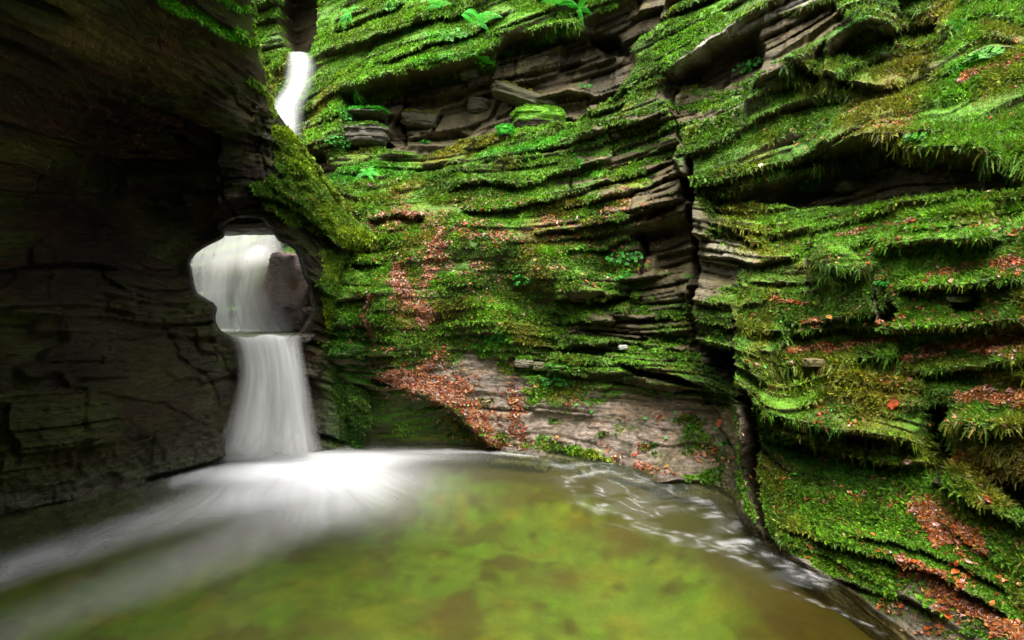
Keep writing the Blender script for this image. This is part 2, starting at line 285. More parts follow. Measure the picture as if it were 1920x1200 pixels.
MOSS = dict(bright=(.115,.29,.012), mid=(.070,.165,.010), olive=(.17,.17,.008), dark=(.018,.042,.004), lime=(.05,.34,.015), rust=(.20,.12,.018))
CRACKS = [([(1288,300),(1289,345),(1294,420),(1299,520),(1303,655)], 11), ([(1396,740),(1404,800),(1408,862),(1422,950),(1438,1010)], 13), ([(1198,438),(1204,470),(1200,512)], 8), ([(1742,765),(1752,830),(1758,900)], 16), ([(1320,665),(1380,690)], 18), ([(1522,440),(1512,500),(1518,545)], 6), ([(1378,600),(1378,700)], 6), ([(1640,520),(1650,600)], 6)]
def paint_right(x, y, b, a, nz, dd):
    """natural colours of rock, moss cover and leaf litter, by place on the wall"""
    wx = x+14*fbm(x/50, y/34, o=3, seed=61); wy = y+10*fbm(x/46, y/30, o=3, seed=62)
    n1 = fbm(a*1.3, b*2.6, o=4, seed=70); n2 = fbm(a*5, b*12, o=3, seed=71); n3 = fbm(x/22, y/22, o=3, seed=72)
    rock = np.ones(x.shape+(3,))*np.array([.075,.058,.027])
    rock = mixc(rock, (.13,.11,.045), ss(-.1, .6, n2)); rock = mixc(rock, (.045,.036,.016), ss(.1, .6, n1))
    wet = .45+.3*n1
    slab = pm(wx, wy, SLAB, 16)
    srock = mixc(np.ones(x.shape+(3,))*np.array([.21,.16,.12]), (.13,.105,.055), ss(-.15, .35, n1)); srock = mixc(srock, (.30,.19,.11), ss(.2, .6, n2)*.6); srock = mixc(srock, (.05,.05,.02), ss(.05, .5, fbm(x/30, y/13, o=4, seed=860))*.75); srock = mixc(srock, (.36,.28,.23), ss(.1, .5, fbm(x/16, y/6, o=4, seed=866))*.6); srock = srock*(1+.5*fbm(x/5, y/4, o=2, seed=861)[..., None])
    rock = rock*(1-slab[..., None])+srock*slab[..., None]; wet = np.maximum(wet, slab*.85)
    br = np.zeros_like(x)                                # bare rock zones
    for poly, _, _ in RECESS[:7]+[r for r in RECESS if r[1] == 1.0]: br = np.maximum(br, pm(wx, wy, poly, 10)*.92)
    conc = pm(wx, wy, RECESS[8][0], 14); br = np.maximum(br, conc*.5); rock = mixc(rock, (.055,.075,.016), conc*.85)
    br = np.maximum(br, pm(wx, wy, [(1045,590),(1300,575),(1300,735),(1200,730),(1040,700)], 22)*.6)
    br = np.maximum(br, pm(wx, wy, [(1190,380),(1290,340),(1300,600),(1200,560)], 20)*.55)
    br = np.maximum(br, pm(wx, wy, [(1230,90),(1330,20),(1560,-60),(1600,80),(1480,140),(1340,180),(1250,180)], 20)*.45)
    br = np.maximum(br, pm(wx, wy, [(1300,390),(1520,440),(1520,540),(1310,560)], 20)*.45)
    br = np.maximum(br, pm(wx, wy, [(1460,1010),(1600,1075),(1700,1100),(1850,1190),(1950,1400),(1700,1250),(1500,1070)], 24)*.7)
    br = np.maximum(br, pm(wx, wy, [(1640,920),(1800,930),(1850,1040),(1700,1010)], 20)*.6)
    br = np.maximum(br, st(wx, wy, [(575,215),(590,260),(560,330)], 34)*.7)
    wets = np.maximum(pm(wx, wy, [(1450,1000),(1600,1070),(1850,1160),(1950,1400),(1500,1100)], 24), st(wx, wy, [(590,180),(585,260)], 30))
    rock = mixc(rock, (.16,.13,.11), wets*.8); wet = np.maximum(wet, wets)
    grey = st(wx, wy, [(1255,140),(1330,88),(1420,40),(1520,0)], 13)+pm(wx, wy, [(1300,440),(1400,440),(1440,500),(1360,520),(1300,500)], 14)*.5
    rock = mixc(rock, (.24,.22,.17), np.clip(grey, 0, 1))
    wl = ss(14, 2, wl_y(x)-y+10*n3)*(y < wl_y(x)+200)     # the wet band at the water line
    rock = mixc(rock, (.11,.09,.075), wl*.7); wet = np.maximum(wet, wl)
    up0 = pm(wx, wy, [(560,-60),(1080,-60),(900,120),(640,200),(560,160)], 30)*.7+pm(wx, wy, [(600,400),(1000,400),(1180,470),(1040,600),(650,680)], 40)*.6; A_ = a
    strz = pm(wx, wy, [(1000,330),(1100,240),(1290,140),(1420,60),(1480,140),(1300,330),(1310,620),(1060,620),(1080,520)], 40)
    cover = .93-slab*.84+.45*n1+.12*n3+slab*.85*fbm(x/34, y/16, o=4, seed=862)-strz*(.34+.6*ss(-.1, .3, fbm(x/60, y/9, o=3, seed=863)))
    cover = cover-br*.9-.38*ss(.05, .4, fbm(A_*1.0, b*5, o=4, seed=880))*(1-up0)+ss(-.3, .5, nz)*.35*(1-slab)-ss(.1, -.45, nz)*.75-ss(-.05, -.35, dd)*.6-wl*.5-np.clip(grey, 0, 1)*.8
    smoss = np.maximum(pm(wx, wy, [(960,710),(1180,735),(1180,765),(1000,770)], 18), np.maximum(st(wx, wy, [(1010,830),(1150,860)], 26), st(wx, wy, [(1290,780),(1360,870),(1330,905)], 26)))
    cover = cover+slab*smoss*.42
    cover = ss(.30, .62, cover)
    crk = np.zeros_like(x)
    for pts, w in CRACKS: crk = np.maximum(crk, st(x+3*n3, y, pts, w*1.5))
    cover = cover*(1-ss(.25, .7, crk)); rock = mixc(rock, (.05,.036,.02), ss(.2, .7, crk)*.8)
    colm = st(wx, wy, [(1306,380),(1316,450),(1318,520),(1332,640)], 20); cover = cover*(1-.65*ss(.2, .8, colm)); rock = mixc(rock, (.12,.10,.06), colm)
    sub = ss(-2, 6, y-wl_y(x)); cover = cover*(1-sub); rock = mixc(rock, (.04,.026,.009), sub*.95)
    shelf = pm(wx, wy, [(1670,1085),(1740,1060),(1830,1110),(1960,1210),(1990,1400),(1700,1330)], 16); cover = cover*(1-.9*shelf); rock = mixc(rock, (.16,.12,.095), shelf*.9); wet = np.maximum(wet, shelf*.8)
    # moss tints
    mo = np.ones(x.shape+(3,))*np.array(MOSS['mid'])
    mo = mixc(mo, MOSS['olive'], ss(0, .5, fbm(a*1.8, b*3, o=3, seed=80))*.8)
    mo = mixc(mo, MOSS['bright'], ss(0, .5, fbm(a*1.5+9, b*3, o=3, seed=81)+nz*.3)*.85)
    up = pm(wx, wy, [(580,-60),(1100,-60),(1080,60),(900,110),(700,170),(640,190),(590,120)], 30)
    mo = mixc(mo, MOSS['bright'], up*.7)
    mo = mixc(mo, MOSS['bright'], pm(wx, wy, [(560,440),(740,400),(730,560),(680,600),(600,560)], 30)*.8)
    mo = mixc(mo, MOSS['olive'], pm(wx, wy, [(780,300),(940,235),(960,250),(880,290),(800,310)], 12)*.9)
    mo = mixc(mo, MOSS['lime'], pm(wx, wy, [(600,620),(690,640),(700,740),(620,700)], 24)*.35)
    mo = mixc(mo, (.035,.15,.006), pm(wx, wy, [(600,590),(690,600),(720,740),(620,700)], 24)*.8)
    lush = np.maximum(pm(wx, wy, [(1420,840),(1640,860),(1700,900),(1600,920),(1440,860)], 20), st(wx, wy, [(1480,790),(1650,830)], 14))
    mo = mixc(mo, (.035,.16,.006), lush*.8)
    for pts, w in (([(640,205),(700,205),(740,212)], 9), ([(800,65),(880,75)], 12), ([(780,115),(900,105)], 9), ([(1090,470),(1200,470)], 8), ([(1000,700),(1060,690)], 14), ([(900,640),(960,640)], 12), ([(1130,330),(1080,290)], 9), ([(1390,130),(1480,110)], 10), ([(1560,340),(1480,355)], 9), ([(1580,60),(1660,20)], 10), ([(1790,140),(1860,100)], 10), ([(640,330),(720,320),(800,330)], 18), ([(900,290),(1000,275),(1060,250)], 14), ([(1100,320),(1180,285)], 14)):
        mo = mixc(mo, MOSS['lime'], st(wx, wy, pts, w*1.4)*.55)
    mo = mixc(mo, MOSS['rust'], ss(.15, .6, fbm(a*2.2+4, b*4+2, o=3, seed=84))*np.maximum(ss(1500, 1800, x), st(wx, wy, [(700,430),(850,450),(1100,430)], 110))*.6)
    mo = mo*(1+.35*n3[..., None])
    lit = np.zeros_like(x)
    for pts, w in LITTER: lit = np.maximum(lit, st(wx+8*n3, wy, pts, w*1.5 if np.ndim(w) == 0 else [q*1.9 for q in w]))
    return rock, mo, cover, np.clip(wet, 0, 1), ss(.15, .95, lit+.7*n3*(lit > 0)), slab

def axis(segs):
    out = []
    for a, b, s in segs: out += list(np.arange(a, b, s))
    return np.array(out+[segs[-1][1]], float)
xs = axis([(330,560,4),(560,1960,2.4),(1960,2200,6),(2200,2900,20)])
ys = axis([(-500,-120,12),(-120,-20,5),(-20,1230,2.4),(1230,1500,8),(1500,2500,25)])
GX, GY = np.meshgrid(xs, ys)
WY = wl_y(GX); yy = np.minimum(GY, WY)
D = fD(GX, yy); Bv = fB(GX, np.minimum(GY, WY+40)); Bv2 = fB2(GX, np.minimum(GY, WY+40))
# step where the near block starts: it stands clear in front of the wall behind it
edge_x = np.interp(GY, [-500,150,300,345,640,655,1000,1100], [1500,1330,1262,1290,1306,1384,1400,1440])+3*fbm(GX/30, GY/18, o=3, seed=33)
stepm = ss(-4, 5, GX-edge_x)*ss(100, 330, GY)
D = D-(stepm-.5)*.75*np.clip(1-np.abs(GX-edge_x)/130, 0, 1)*ss(100, 330, GY)*ss(60, -20, GY-WY)
edge2 = np.interp(GY, [500,600,740,800,860,950,1010,1100], [1378,1380,1394,1404,1410,1425,1442,1500])+2*fbm(GX/30, GY/16, o=3, seed=34)
step2 = ss(-2, 3, GX-edge2)*ss(540, 600, GY); sB = lerp(ss(-90, 90, GX-edge_x), ss(-3, 4, GX-edge_x), ss(150, 320, GY)); Bv = Bv*(1-sB)+Bv2*sB+.17*step2+.1*ss(-2, 2, GX-1645-5*fbm(GX/9, GY/20, seed=35))*ss(480, 520, GY)*ss(700, 640, GY)
P0 = W(GX, GY, D)
def grid_normals(P):
    du = np.gradient(P, axis=1); dv = np.gradient(P, axis=0); n = np.cross(dv, du)
    return n/(np.linalg.norm(n, axis=-1, keepdims=True)+1e-12)
def orient(n, P):                                        # towards the camera side
    v = np.array([0, 0, CH])-P; s = np.sign((n*v).sum(-1, keepdims=True)); s[s == 0] = 1; return n*s
N0 = orient(grid_normals(W(GX, GY, fD(GX, yy))), P0)
V0 = np.array([0, 0, CH])-P0; V0 /= np.linalg.norm(V0, axis=-1, keepdims=True)
DIR = N0*.22+V0*.78; DIR /= np.linalg.norm(DIR, axis=-1, keepdims=True)
A = P0[..., 0]*.85-P0[..., 1]*.9
ft = feats(GX, GY)
slabm = pm(GX, GY, SLAB, 24); concm = pm(GX, GY, RECESS[8][0], 20)
mossy = pm(GX, GY, [(560,-60),(1080,-60),(900,100),(640,180),(560,100)], 30)*.5
mossy = np.maximum(mossy, pm(GX, GY, [(600,340),(860,310),(1040,430),(1190,460),(1050,600),(960,700),(600,690)], 50)*.75)
lowb = pm(GX, GY, [(1400,870),(1560,890),(1740,940),(1800,1000),(1960,1160),(2000,1400),(1600,1200),(1400,1050)], 40)
nb = 1-.62*ss(1330, 1430, GX)*ss(380, 470, GY)
calm = 1-np.clip(lowb*.5+slabm*.8+concm*.85+mossy, 0, .9)
near = 1-.52*ss(5.6, 3.4, D)-.15*lowb; 
d = strata(Bv, A, .46, .22, 1, clen=1.7, warp=.06)*calm+strata(Bv, A, .17, .14, 2, clen=.9, warp=.08)*calm*nb+strata(Bv, A, .07, .06, 3, clen=.7)*(calm*.9+.05)
d -= groove(Bv, A, .14, 7, .12)*.11*calm*nb**1.5
rec_main = pm(GX, GY, RECESS[0][0], 14); d += (strata(Bv, A, .09, .035, 23, clen=1.6)+.03*fbm(A*9, Bv*14, o=4, seed=24))*np.maximum(rec_main, pm(GX, GY, RECESS[6][0], 20)); d += strata(Bv, A, .3, .14, 21, clen=.8, edge=.1)*rec_main
d += .07*fbm(A*1.1, Bv*1.6, P0[..., 1]*.4, o=4, seed=5)*(1-.5*slabm)+.045*fbm(A*6, Bv*9, o=4, seed=6)*(.4+mossy*1.3)+.012*fbm(A*25, Bv*30, o=3, seed=8)+(.05*fbm(A*11, Bv*13, o=3, seed=9)+.06*fbm(A*4.5, Bv*6, o=2, seed=10))*ss(1330, 1500, GX)*(1-lowb)
d = d*near+1.35*ft*(D/6.0)**.35
d *= 1-.6*ss(5, 60, GY-WY)
P = P0+DIR*d[..., None]
NR = orient(grid_normals(P), P)
rock, mo, cover, wet, lit, slabp = paint_right(GX, GY, Bv, A, NR[..., 2], ft)
col = rock*(1-cover[..., None])+mo*.75*cover[..., None]
col = mixc(col, (.13,.06,.025), lit*.45)
RW = dict(P=P, N=NR, cover=cover, mo=mo, lit=lit, x=GX, y=GY, slab=slabp)
# three rock bodies that meet along the upright fractures
fx = (GX[:-1, :-1]+GX[1:, 1:])/2; fy = (GY[:-1, :-1]+GY[1:, 1:])/2
ex = (edge_x[:-1, :-1]+edge_x[1:, 1:])/2
low = P[..., 2] > -.9; keep = (low[:-1, :-1] | low[1:, 1:])
near_block = (fx > ex) & (fy > -600)
slabf = inside(fx, fy, [(935,1200),(935,842),(700,702),(830,645),(880,636),(940,676),(1000,702),(1180,720),(1300,733),(1500,762),(1500,1300)]) & ~near_block
for nm, mk, lab, cat in (('cliff', ~near_block & ~slabf, 'tall mossy cliff of thin slate beds with a dark hollow, right of the falls', 'cliff'),
                    ('cliff', near_block, 'nearest cliff block at the right, thick with feathery moss and red leaf litter', 'cliff'),
                    ('rock_slab', slabf, 'pale wet rock slab sloping into the pool at the cliff foot', 'rock')):
    f = grid_faces(*GX.shape, (keep & mk)); at = dict(col=col.reshape(-1, 3), wet=wet.ravel())
    v, f, at = compact(P.reshape(-1, 3), f, at)
    tag(mesh_obj(nm, v, f[:, ::-1], M_ROCK, at), lab, cat, 'structure')

# ------------------------------------------------------------------ the left cliff with its round hole
HOLE = [(414,425),(430,415),(444,409),(470,408),(492,410),(500,420),(507,430),(522,452),(540,460),(552,469),(558,482),(563,497),(568,515),(576,532),(579,550),(583,571),(583,588),(572,606),(560,622),(550,634),
 (500,637),(440,634),(416,620),(411,616),(405,604),(405,592),(408,577),(400,567),(384,558),(370,549),(364,530),(362,514),(357,495),(360,484),(368,475),(385,463),(408,452),(420,445),(422,434)]
OUTER = [(-1500,-1500),(860,-1500),(700,-900),(500,-300),(468,-60),(472,10),(476,50),(482,85),(490,112),(498,136),(500,158),(510,178),(512,196),(522,214),(538,236),(556,262),(566,284),(590,312),(606,340),(626,366),(648,392),(672,420),(690,440),(706,460),(714,474),  # above the frame the unseen roof is stretched inwards to shade this cliff
 (700,476),(684,470),(668,472),(652,488),(640,515),(646,560),(640,600),(628,640),(640,700),(650,760),(655,850),(655,960),(300,1300),(-1500,2300)]
D_L = [(655,850,6.9),(650,600,7.15),(610,850,6.85),(500,860,6.7),(400,872,6.15),(300,895,5.73),(150,930,5.19),(0,965,4.74),(-300,1050,3.92),(-800,1250,2.78),(-1500,1600,1.9),(470,380,6.95),(470,660,6.9),(340,520,6.75),(592,560,7.0),(600,700,6.95),
 (300,740,6.1),(150,740,5.4),(0,740,4.9),(300,500,6.6),(150,450,6.3),(0,480,5.2),(250,290,7.3),(400,300,6.85),(430,200,6.5),(500,260,6.95),(560,330,7.05),(640,420,7.2),(710,468,7.35),(520,420,6.9),
 (120,210,6.2),(0,240,5.0),(260,150,6.0),(0,60,3.5),(200,40,4.2),(350,30,4.9),(455,20,6.0),(480,110,6.5),(200,-200,3.1),(450,-200,4.4),(0,-300,2.3),(450,-600,3.3),(0,-900,1.7),(450,-1300,2.3),(0,-1400,1.5),
 (-500,-300,2.0),(-500,200,3.0),(-500,700,3.4),(-1200,200,1.9),(-1200,800,2.0),(-1200,-800,1.3),(600,-1400,2.5),(860,-1500,2.4),(650,-900,3.0)]
B_L = []
for v, pts in ((0, [(620,850),(400,872),(150,930),(-100,985),(-500,1130),(-1200,1450)]), (.6, [(600,740),(400,740),(100,770),(-200,800)]), (1.5, [(600,630),(400,610),(200,600),(0,600),(-400,610)]), (2.4, [(600,530),(300,520),(0,500),(-400,480)]),
               (3.1, [(590,430),(420,400),(250,370),(0,330),(-400,260)]), (3.8, [(640,420),(500,290),(350,235),(150,170),(0,110),(-400,-60)]), (4.8, [(500,200),(400,130),(250,60),(120,0),(0,-50)]), (5.6, [(480,80),(400,30),(330,-30)]), (9, [(450,-600),(0,-800)])):
    for p in pts: B_L.append((p[0], p[1], v))
fDL = TPS(D_L, 1e-4); fBL = TPS(B_L, 2e-4)
xs2 = axis([(-1500,-60,24),(-60,340,3.6),(340,720,2.4),(720,880,10)]); ys2 = axis([(-1500,-60,24),(-60,1000,2.8),(1000,1400,10),(1400,2300,30)])
LX, LY = np.meshgrid(xs2, ys2)
cx = (LX[:-1, :-1]+LX[1:, 1:])/2; cy = (LY[:-1, :-1]+LY[1:, 1:])/2
kp = inside(cx, cy, OUTER) & ~inside(cx, cy, HOLE)
near_o = dist_line(LX, LY, OUTER, True); near_h = dist_line(LX, LY, HOLE, True)
kpad = np.pad(kp, 1); corners = [kpad[:-1, :-1], kpad[1:, :-1], kpad[:-1, 1:], kpad[1:, 1:]]
anyk = corners[0] | corners[1] | corners[2] | corners[3]; allk = corners[0] & corners[1] & corners[2] & corners[3]
rim = anyk & ~allk
useh = near_h[0] < near_o[0]
dmin = np.minimum(near_h[0], near_o[0]); sn = rim & (dmin < 4.2)
jx = .9*fbm(LX/7, LY/7, o=2, seed=201)
SX = np.where(sn, np.where(useh, near_h[3], near_o[3]), LX); SY = np.where(sn, np.where(useh, near_h[4], near_o[4]), LY)
SX = SX+np.where(sn, jx, 0); SY = SY+np.where(sn, .9*fbm(LX/7, LY/7, o=2, seed=202), 0)
DL = fDL(SX, SY); BL = fBL(SX, SY); P0L = W(SX, SY, DL)
NL0 = orient(grid_normals(W(LX, LY, fDL(LX, LY))), P0L); VL0 = np.array([0, 0, CH])-P0L; VL0 /= np.linalg.norm(VL0, axis=-1, keepdims=True)
DIRL = NL0*.3+VL0*.7; DIRL /= np.linalg.norm(DIRL, axis=-1, keepdims=True)
AL = P0L[..., 0]*.9+P0L[..., 1]*.6
dl = strata(BL, AL, .8, .22, 101, clen=1.5, warp=.3)+strata(BL, AL, .34, .10, 102, clen=.9, warp=.2, edge=.06)*ss(-.3, .2, fbm(AL*.8, BL, o=2, seed=109))+strata(BL, AL, .12, .05, 112, clen=.5, edge=.1)*ss(-.1, .25, fbm(AL*.9, BL*1.3, o=3, seed=113))+.02*np.abs(fbm(AL*4, BL*9, o=4, seed=110))
rdg = lambda a_, b_, sd_: 1-2*np.abs(fbm(a_, b_, o=4, seed=sd_)); low_l = ss(780, 880, SY+SX*.12)
dl += .12*fbm(AL*1.2, BL*1.6, o=4, seed=105)+.035*rdg(AL*3, BL*7, 106)+.018*fbm(AL*20, BL*34, o=4, seed=108)+low_l*(.06*rdg(AL*5, BL*7, 115)+.03*fbm(AL*22, BL*26, o=3, seed=116))
wxl = SX+8*fbm(SX/30, SY/24, o=3, seed=141); wyl = SY+7*fbm(SX/26, SY/26, o=3, seed=142)
for pts, w, dp in (([(330,250),(370,275),(405,290),(418,340),(424,380),(440,400)], 7, .34), ([(205,355),(300,358),(420,358),(440,350)], 6, .16), ([(200,290),(320,300),(400,285)], 5, .1), ([(300,600),(340,670),(400,720),(410,760)], 7, .15),
    ([(0,450),(150,440),(340,455)], 6, .1), ([(100,560),(300,570),(360,590)], 6, .1), ([(490,290),(505,330),(512,352)], 5, .14), ([(470,360),(520,350)], 4, .1), ([(430,300),(480,290),(490,240)], 5, .12), ([(180,640),(300,632),(400,640)], 6, .1), ([(390,560),(395,640),(430,700)], 6, .08), ([(360,140),(430,190),(490,225)], 6, .15), ([(200,290),(240,330),(205,360)], 4, .08), ([(60,430),(100,480),(90,560)], 5, .1), ([(440,400),(400,420)], 4, .1), ([(395,640),(430,650)], 4, .08), ([(180,740),(300,760),(380,800)], 5, .1), ([(90,300),(60,380)], 5, .12), ([(520,240),(508,280),(520,340)], 4, .08)):
    dl -= dp*.42*st(wxl, wyl, pts, w)
dl += .14*st(wxl, wyl, [(240,335),(330,330),(400,335)], 26)+.12*st(wxl, wyl, [(300,0),(400,60),(470,80)], 24)
dl *= ss(0, 26, near_h[0])*.85+.15
dl *= ss(0, 40, near_o[0])*.8+.2
ridgez = ss(150, 230, SY)*ss(480, 440, SY)
RR = 26.0; tt_ = np.clip(1-near_o[0]/RR, 0, 1); DLr = .34*(1-np.sqrt(np.clip(1-tt_**2, 0, 1)))
RH = 6.0; th_ = np.clip(1-near_h[0]/RH, 0, 1); DLr = np.maximum(DLr, .12*(1-np.sqrt(np.clip(1-th_**2, 0, 1))))
dl += (.05*fbm(SX/6, SY/6, o=3, seed=144)+.12*fbm(SX/20, SY/20, o=3, seed=145))*ss(150, 230, SY)*ss(480, 440, SY)*ss(110, 40, near_o[0])*ss(0, 12, near_o[0])*(SX > 470)
PL = P0L+DIRL*dl[..., None]-VL0*DLr[..., None]
NLd = orient(grid_normals(PL), PL); NLd = np.where((anyk & allk)[..., None], NLd, NL0)
nzl = NLd[..., 2]
l1 = fbm(AL*1.2, BL*2.2, o=4, seed=170); l2 = fbm(AL*4, BL*10, o=3, seed=171)
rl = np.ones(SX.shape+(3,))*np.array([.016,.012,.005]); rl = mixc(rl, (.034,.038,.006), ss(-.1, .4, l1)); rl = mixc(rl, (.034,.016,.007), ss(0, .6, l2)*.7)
rl = rl*(1+.5*fbm(SX/9, SY/5, o=3, seed=190)[..., None]); wet_streak = 0; rl = mixc(rl, (.06,.034,.012), st(wxl, wyl, [(-60,60),(150,60),(330,110),(460,170)], 110)*.6*ss(-.4, .4, l1+l2)); rl = mixc(rl, (.04,.034,.012), pm(wxl, wyl, [(100,560),(420,560),(420,840),(250,760)], 60)*.5); hr = ss(12, 3, near_h[0]); rl = mixc(rl, (.04,.034,.026), hr*.8)  # the lit brown of the upper left is painted into the rock colour
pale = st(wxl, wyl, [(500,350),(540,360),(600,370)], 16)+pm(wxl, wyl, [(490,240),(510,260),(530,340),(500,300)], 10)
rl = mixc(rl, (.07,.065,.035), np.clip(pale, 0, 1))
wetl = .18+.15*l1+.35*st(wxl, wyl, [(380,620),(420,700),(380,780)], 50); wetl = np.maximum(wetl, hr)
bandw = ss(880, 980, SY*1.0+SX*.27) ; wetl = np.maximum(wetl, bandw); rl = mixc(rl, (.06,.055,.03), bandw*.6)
cov = np.maximum(pm(wxl, wyl, [(512,232),(545,235),(570,275),(620,350),(720,470),(700,490),(600,440),(540,410),(500,390),(480,350),(500,340),(520,330),(512,270)], 12),
      np.maximum(st(wxl, wyl, [(270,-40),(300,0),(370,30),(430,60),(480,78)], 15), np.maximum(st(wxl, wyl, [(470,150),(505,180),(515,215)], 9), st(wxl, wyl, [(474,-20),(478,60),(500,150)], 4))))
cov = np.maximum(cov, st(wxl, wyl, [(330,-40),(400,-10),(470,20)], 16)*.8)
rl = mixc(rl, (.085,.075,.05), st(wxl, wyl, [(575,690),(640,740)], 14)*.8)
cov = np.maximum(cov, pm(wxl, wyl, [(600,470),(660,470),(660,680),(620,640),(612,600),(598,540)], 12)*ss(-.5, .0, fbm(SX/24, SY/10, o=3, seed=191)+.1))
rl = mixc(rl, (.045,.075,.010), pm(wxl, wyl, [(605,680),(690,680),(690,860),(616,860)], 14)*.85)
cov = np.maximum(cov, pm(wxl, wyl, [(612,690),(690,690),(690,850),(640,850)], 16)*.55)
cov = np.maximum(cov, pm(wxl, wyl, [(600,640),(680,640),(690,780),(640,720)], 14)*.9)
film = np.clip(.75*ss(.0, .45, fbm(SX/60, SY/22, o=3, seed=180))*ss(150, 420, SX)+st(wxl, wyl, [(220,320),(330,320),(400,340)], 30)*.5+st(wxl, wyl, [(100,140),(300,190),(450,230)], 26)*.25+st(wxl, wyl, [(150,880),(260,880),(330,870)], 14)*.7+st(wxl, wyl, [(380,620),(420,700),(380,760)], 26)*.4+st(wxl, wyl, [(250,430),(300,460)], 30)*.3, 0, 1)
cover_l = ss(.35, .65, cov+.22*l2+.15*fbm(SX/14, SY/14, o=3, seed=175)-ss(0, -.6, nzl)*.3)*(cov > .02)
mol = np.ones(SX.shape+(3,))*np.array(MOSS['mid']); mol = mixc(mol, (.20,.31,.008), ss(-.5, .2, l1)*.95); mol = mixc(mol, (.09,.36,.01), ss(500, 440, SX)*.95); mol = mixc(mol, (.035,.105,.010), ss(600, 660, SY)*.9)
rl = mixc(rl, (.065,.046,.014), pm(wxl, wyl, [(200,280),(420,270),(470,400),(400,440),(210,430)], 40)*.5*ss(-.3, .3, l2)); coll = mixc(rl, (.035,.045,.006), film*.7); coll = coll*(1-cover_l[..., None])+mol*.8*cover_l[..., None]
LW = dict(P=PL, N=NLd, cover=cover_l, mo=mol, x=SX, y=SY)
f = grid_faces(*LX.shape, kp); nv = PL.size//3
# rim: the rock goes on backwards behind its outline, so the hole has a thickness
e = np.concatenate([f[:, [0, 1]], f[:, [1, 2]], f[:, [2, 3]], f[:, [3, 0]]]); key = np.sort(e, 1); key = key[:, 0]*nv+key[:, 1]
uq, idx, cnt = np.unique(key, return_index=True, return_counts=True); be = e[idx[cnt == 1]]
bx, by = SX.ravel()[be].mean(1), SY.ravel()[be].mean(1); be = be[(bx > -1400) & (by > -1400)]
bv = np.unique(be); rem = np.full(nv, -1); rem[bv] = np.arange(len(bv))
Pb = PL.reshape(-1, 3)[bv]; ray = Pb-np.array([0, 0, CH]); ray /= np.linalg.norm(ray, axis=1, keepdims=True)
hm = useh.ravel()[bv]; cen = W(np.array(470.), np.array(520.), np.array(7.)); outw = Pb-cen; outw /= np.linalg.norm(outw, axis=1, keepdims=True)
rows = [Pb+ray*(t*np.where(hm, .42, .9))[:, None]+outw*(np.where(hm, .10, -.28)*t**2)[:, None]+.012*(rng.random((len(Pb), 3))-.5) for t in (.25, .5, 1)]
allV = np.concatenate([PL.reshape(-1, 3)]+rows); fs = [f[:, ::-1]]
prev = be
for k in range(3):
    nx = rem[be]+nv+k*len(bv); fs.append(np.stack([prev[:, 0], prev[:, 1], nx[:, 1], nx[:, 0]], 1)); prev = nx
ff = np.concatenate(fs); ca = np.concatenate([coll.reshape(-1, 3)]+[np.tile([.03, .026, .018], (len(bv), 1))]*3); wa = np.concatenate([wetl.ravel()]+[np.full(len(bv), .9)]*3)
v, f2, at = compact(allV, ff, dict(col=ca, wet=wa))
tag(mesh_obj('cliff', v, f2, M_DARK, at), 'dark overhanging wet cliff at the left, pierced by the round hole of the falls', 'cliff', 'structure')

# the gorge goes on behind the viewer: unseen rough rock, raised to block sky light
def rough_wall(path, h0, h1, seed, lean):
    path = np.array(path, float); seg = np.hypot(*np.diff(path, axis=0).T); s = np.r_[0, np.cumsum(seg)]; ts = np.linspace(0, s[-1], int(s[-1]/.15)); hs = np.arange(h0, h1, .12)
    T, H = np.meshgrid(ts, hs); X = np.interp(T, s, path[:, 0]); Y = np.interp(T, s, path[:, 1]); c = path.mean(0)
    nx, ny = c[0]-X, c[1]-Y; l = np.hypot(nx, ny)+1e-6; o = strata(H, T, .5, .2, seed, clen=1.6)+strata(H, T, .16, .07, seed+1)+.2*fbm(T*.7, H*.7, o=4, seed=seed+2)+lean*H
    Pw = np.stack([X+nx/l*o, Y+ny/l*o, H], -1); n = fbm(T*.8, H*1.5, o=4, seed=seed+4)
    c_ = mixc(np.ones(X.shape+(3,))*np.array([.05,.042,.028]), (.05,.09,.008), ss(-.1, .3, n))
    return Pw.reshape(-1, 3), grid_faces(*X.shape), dict(col=c_.reshape(-1, 3), wet=np.full(X.size, .4))
v, f, at = rough_wall([(-4.6,3.0),(-5.4,-1.5),(-3.5,-5.5),(1.0,-6.5),(3.6,-4.0),(3.1,-.5),(2.6,1.6)], -1, 9.0, 300, -.03)
tag(mesh_obj('cliff', v, f, M_DARK, at), 'unseen rocky glen side behind the viewer, raised to block sky light', 'cliff', 'structure')

v, f, at = rough_wall([(-2.6,14.5),(-6.5,13.0),(-6.6,9.0),(-5.3,7.6)], .5, 9.0, 340, -.02)  # unseen gully side, added to keep sky light off the middle fall
tag(mesh_obj('cliff', v, f, M_DARK, at), 'unseen rock side added to darken the narrow gully behind the round hole', 'cliff', 'structure')

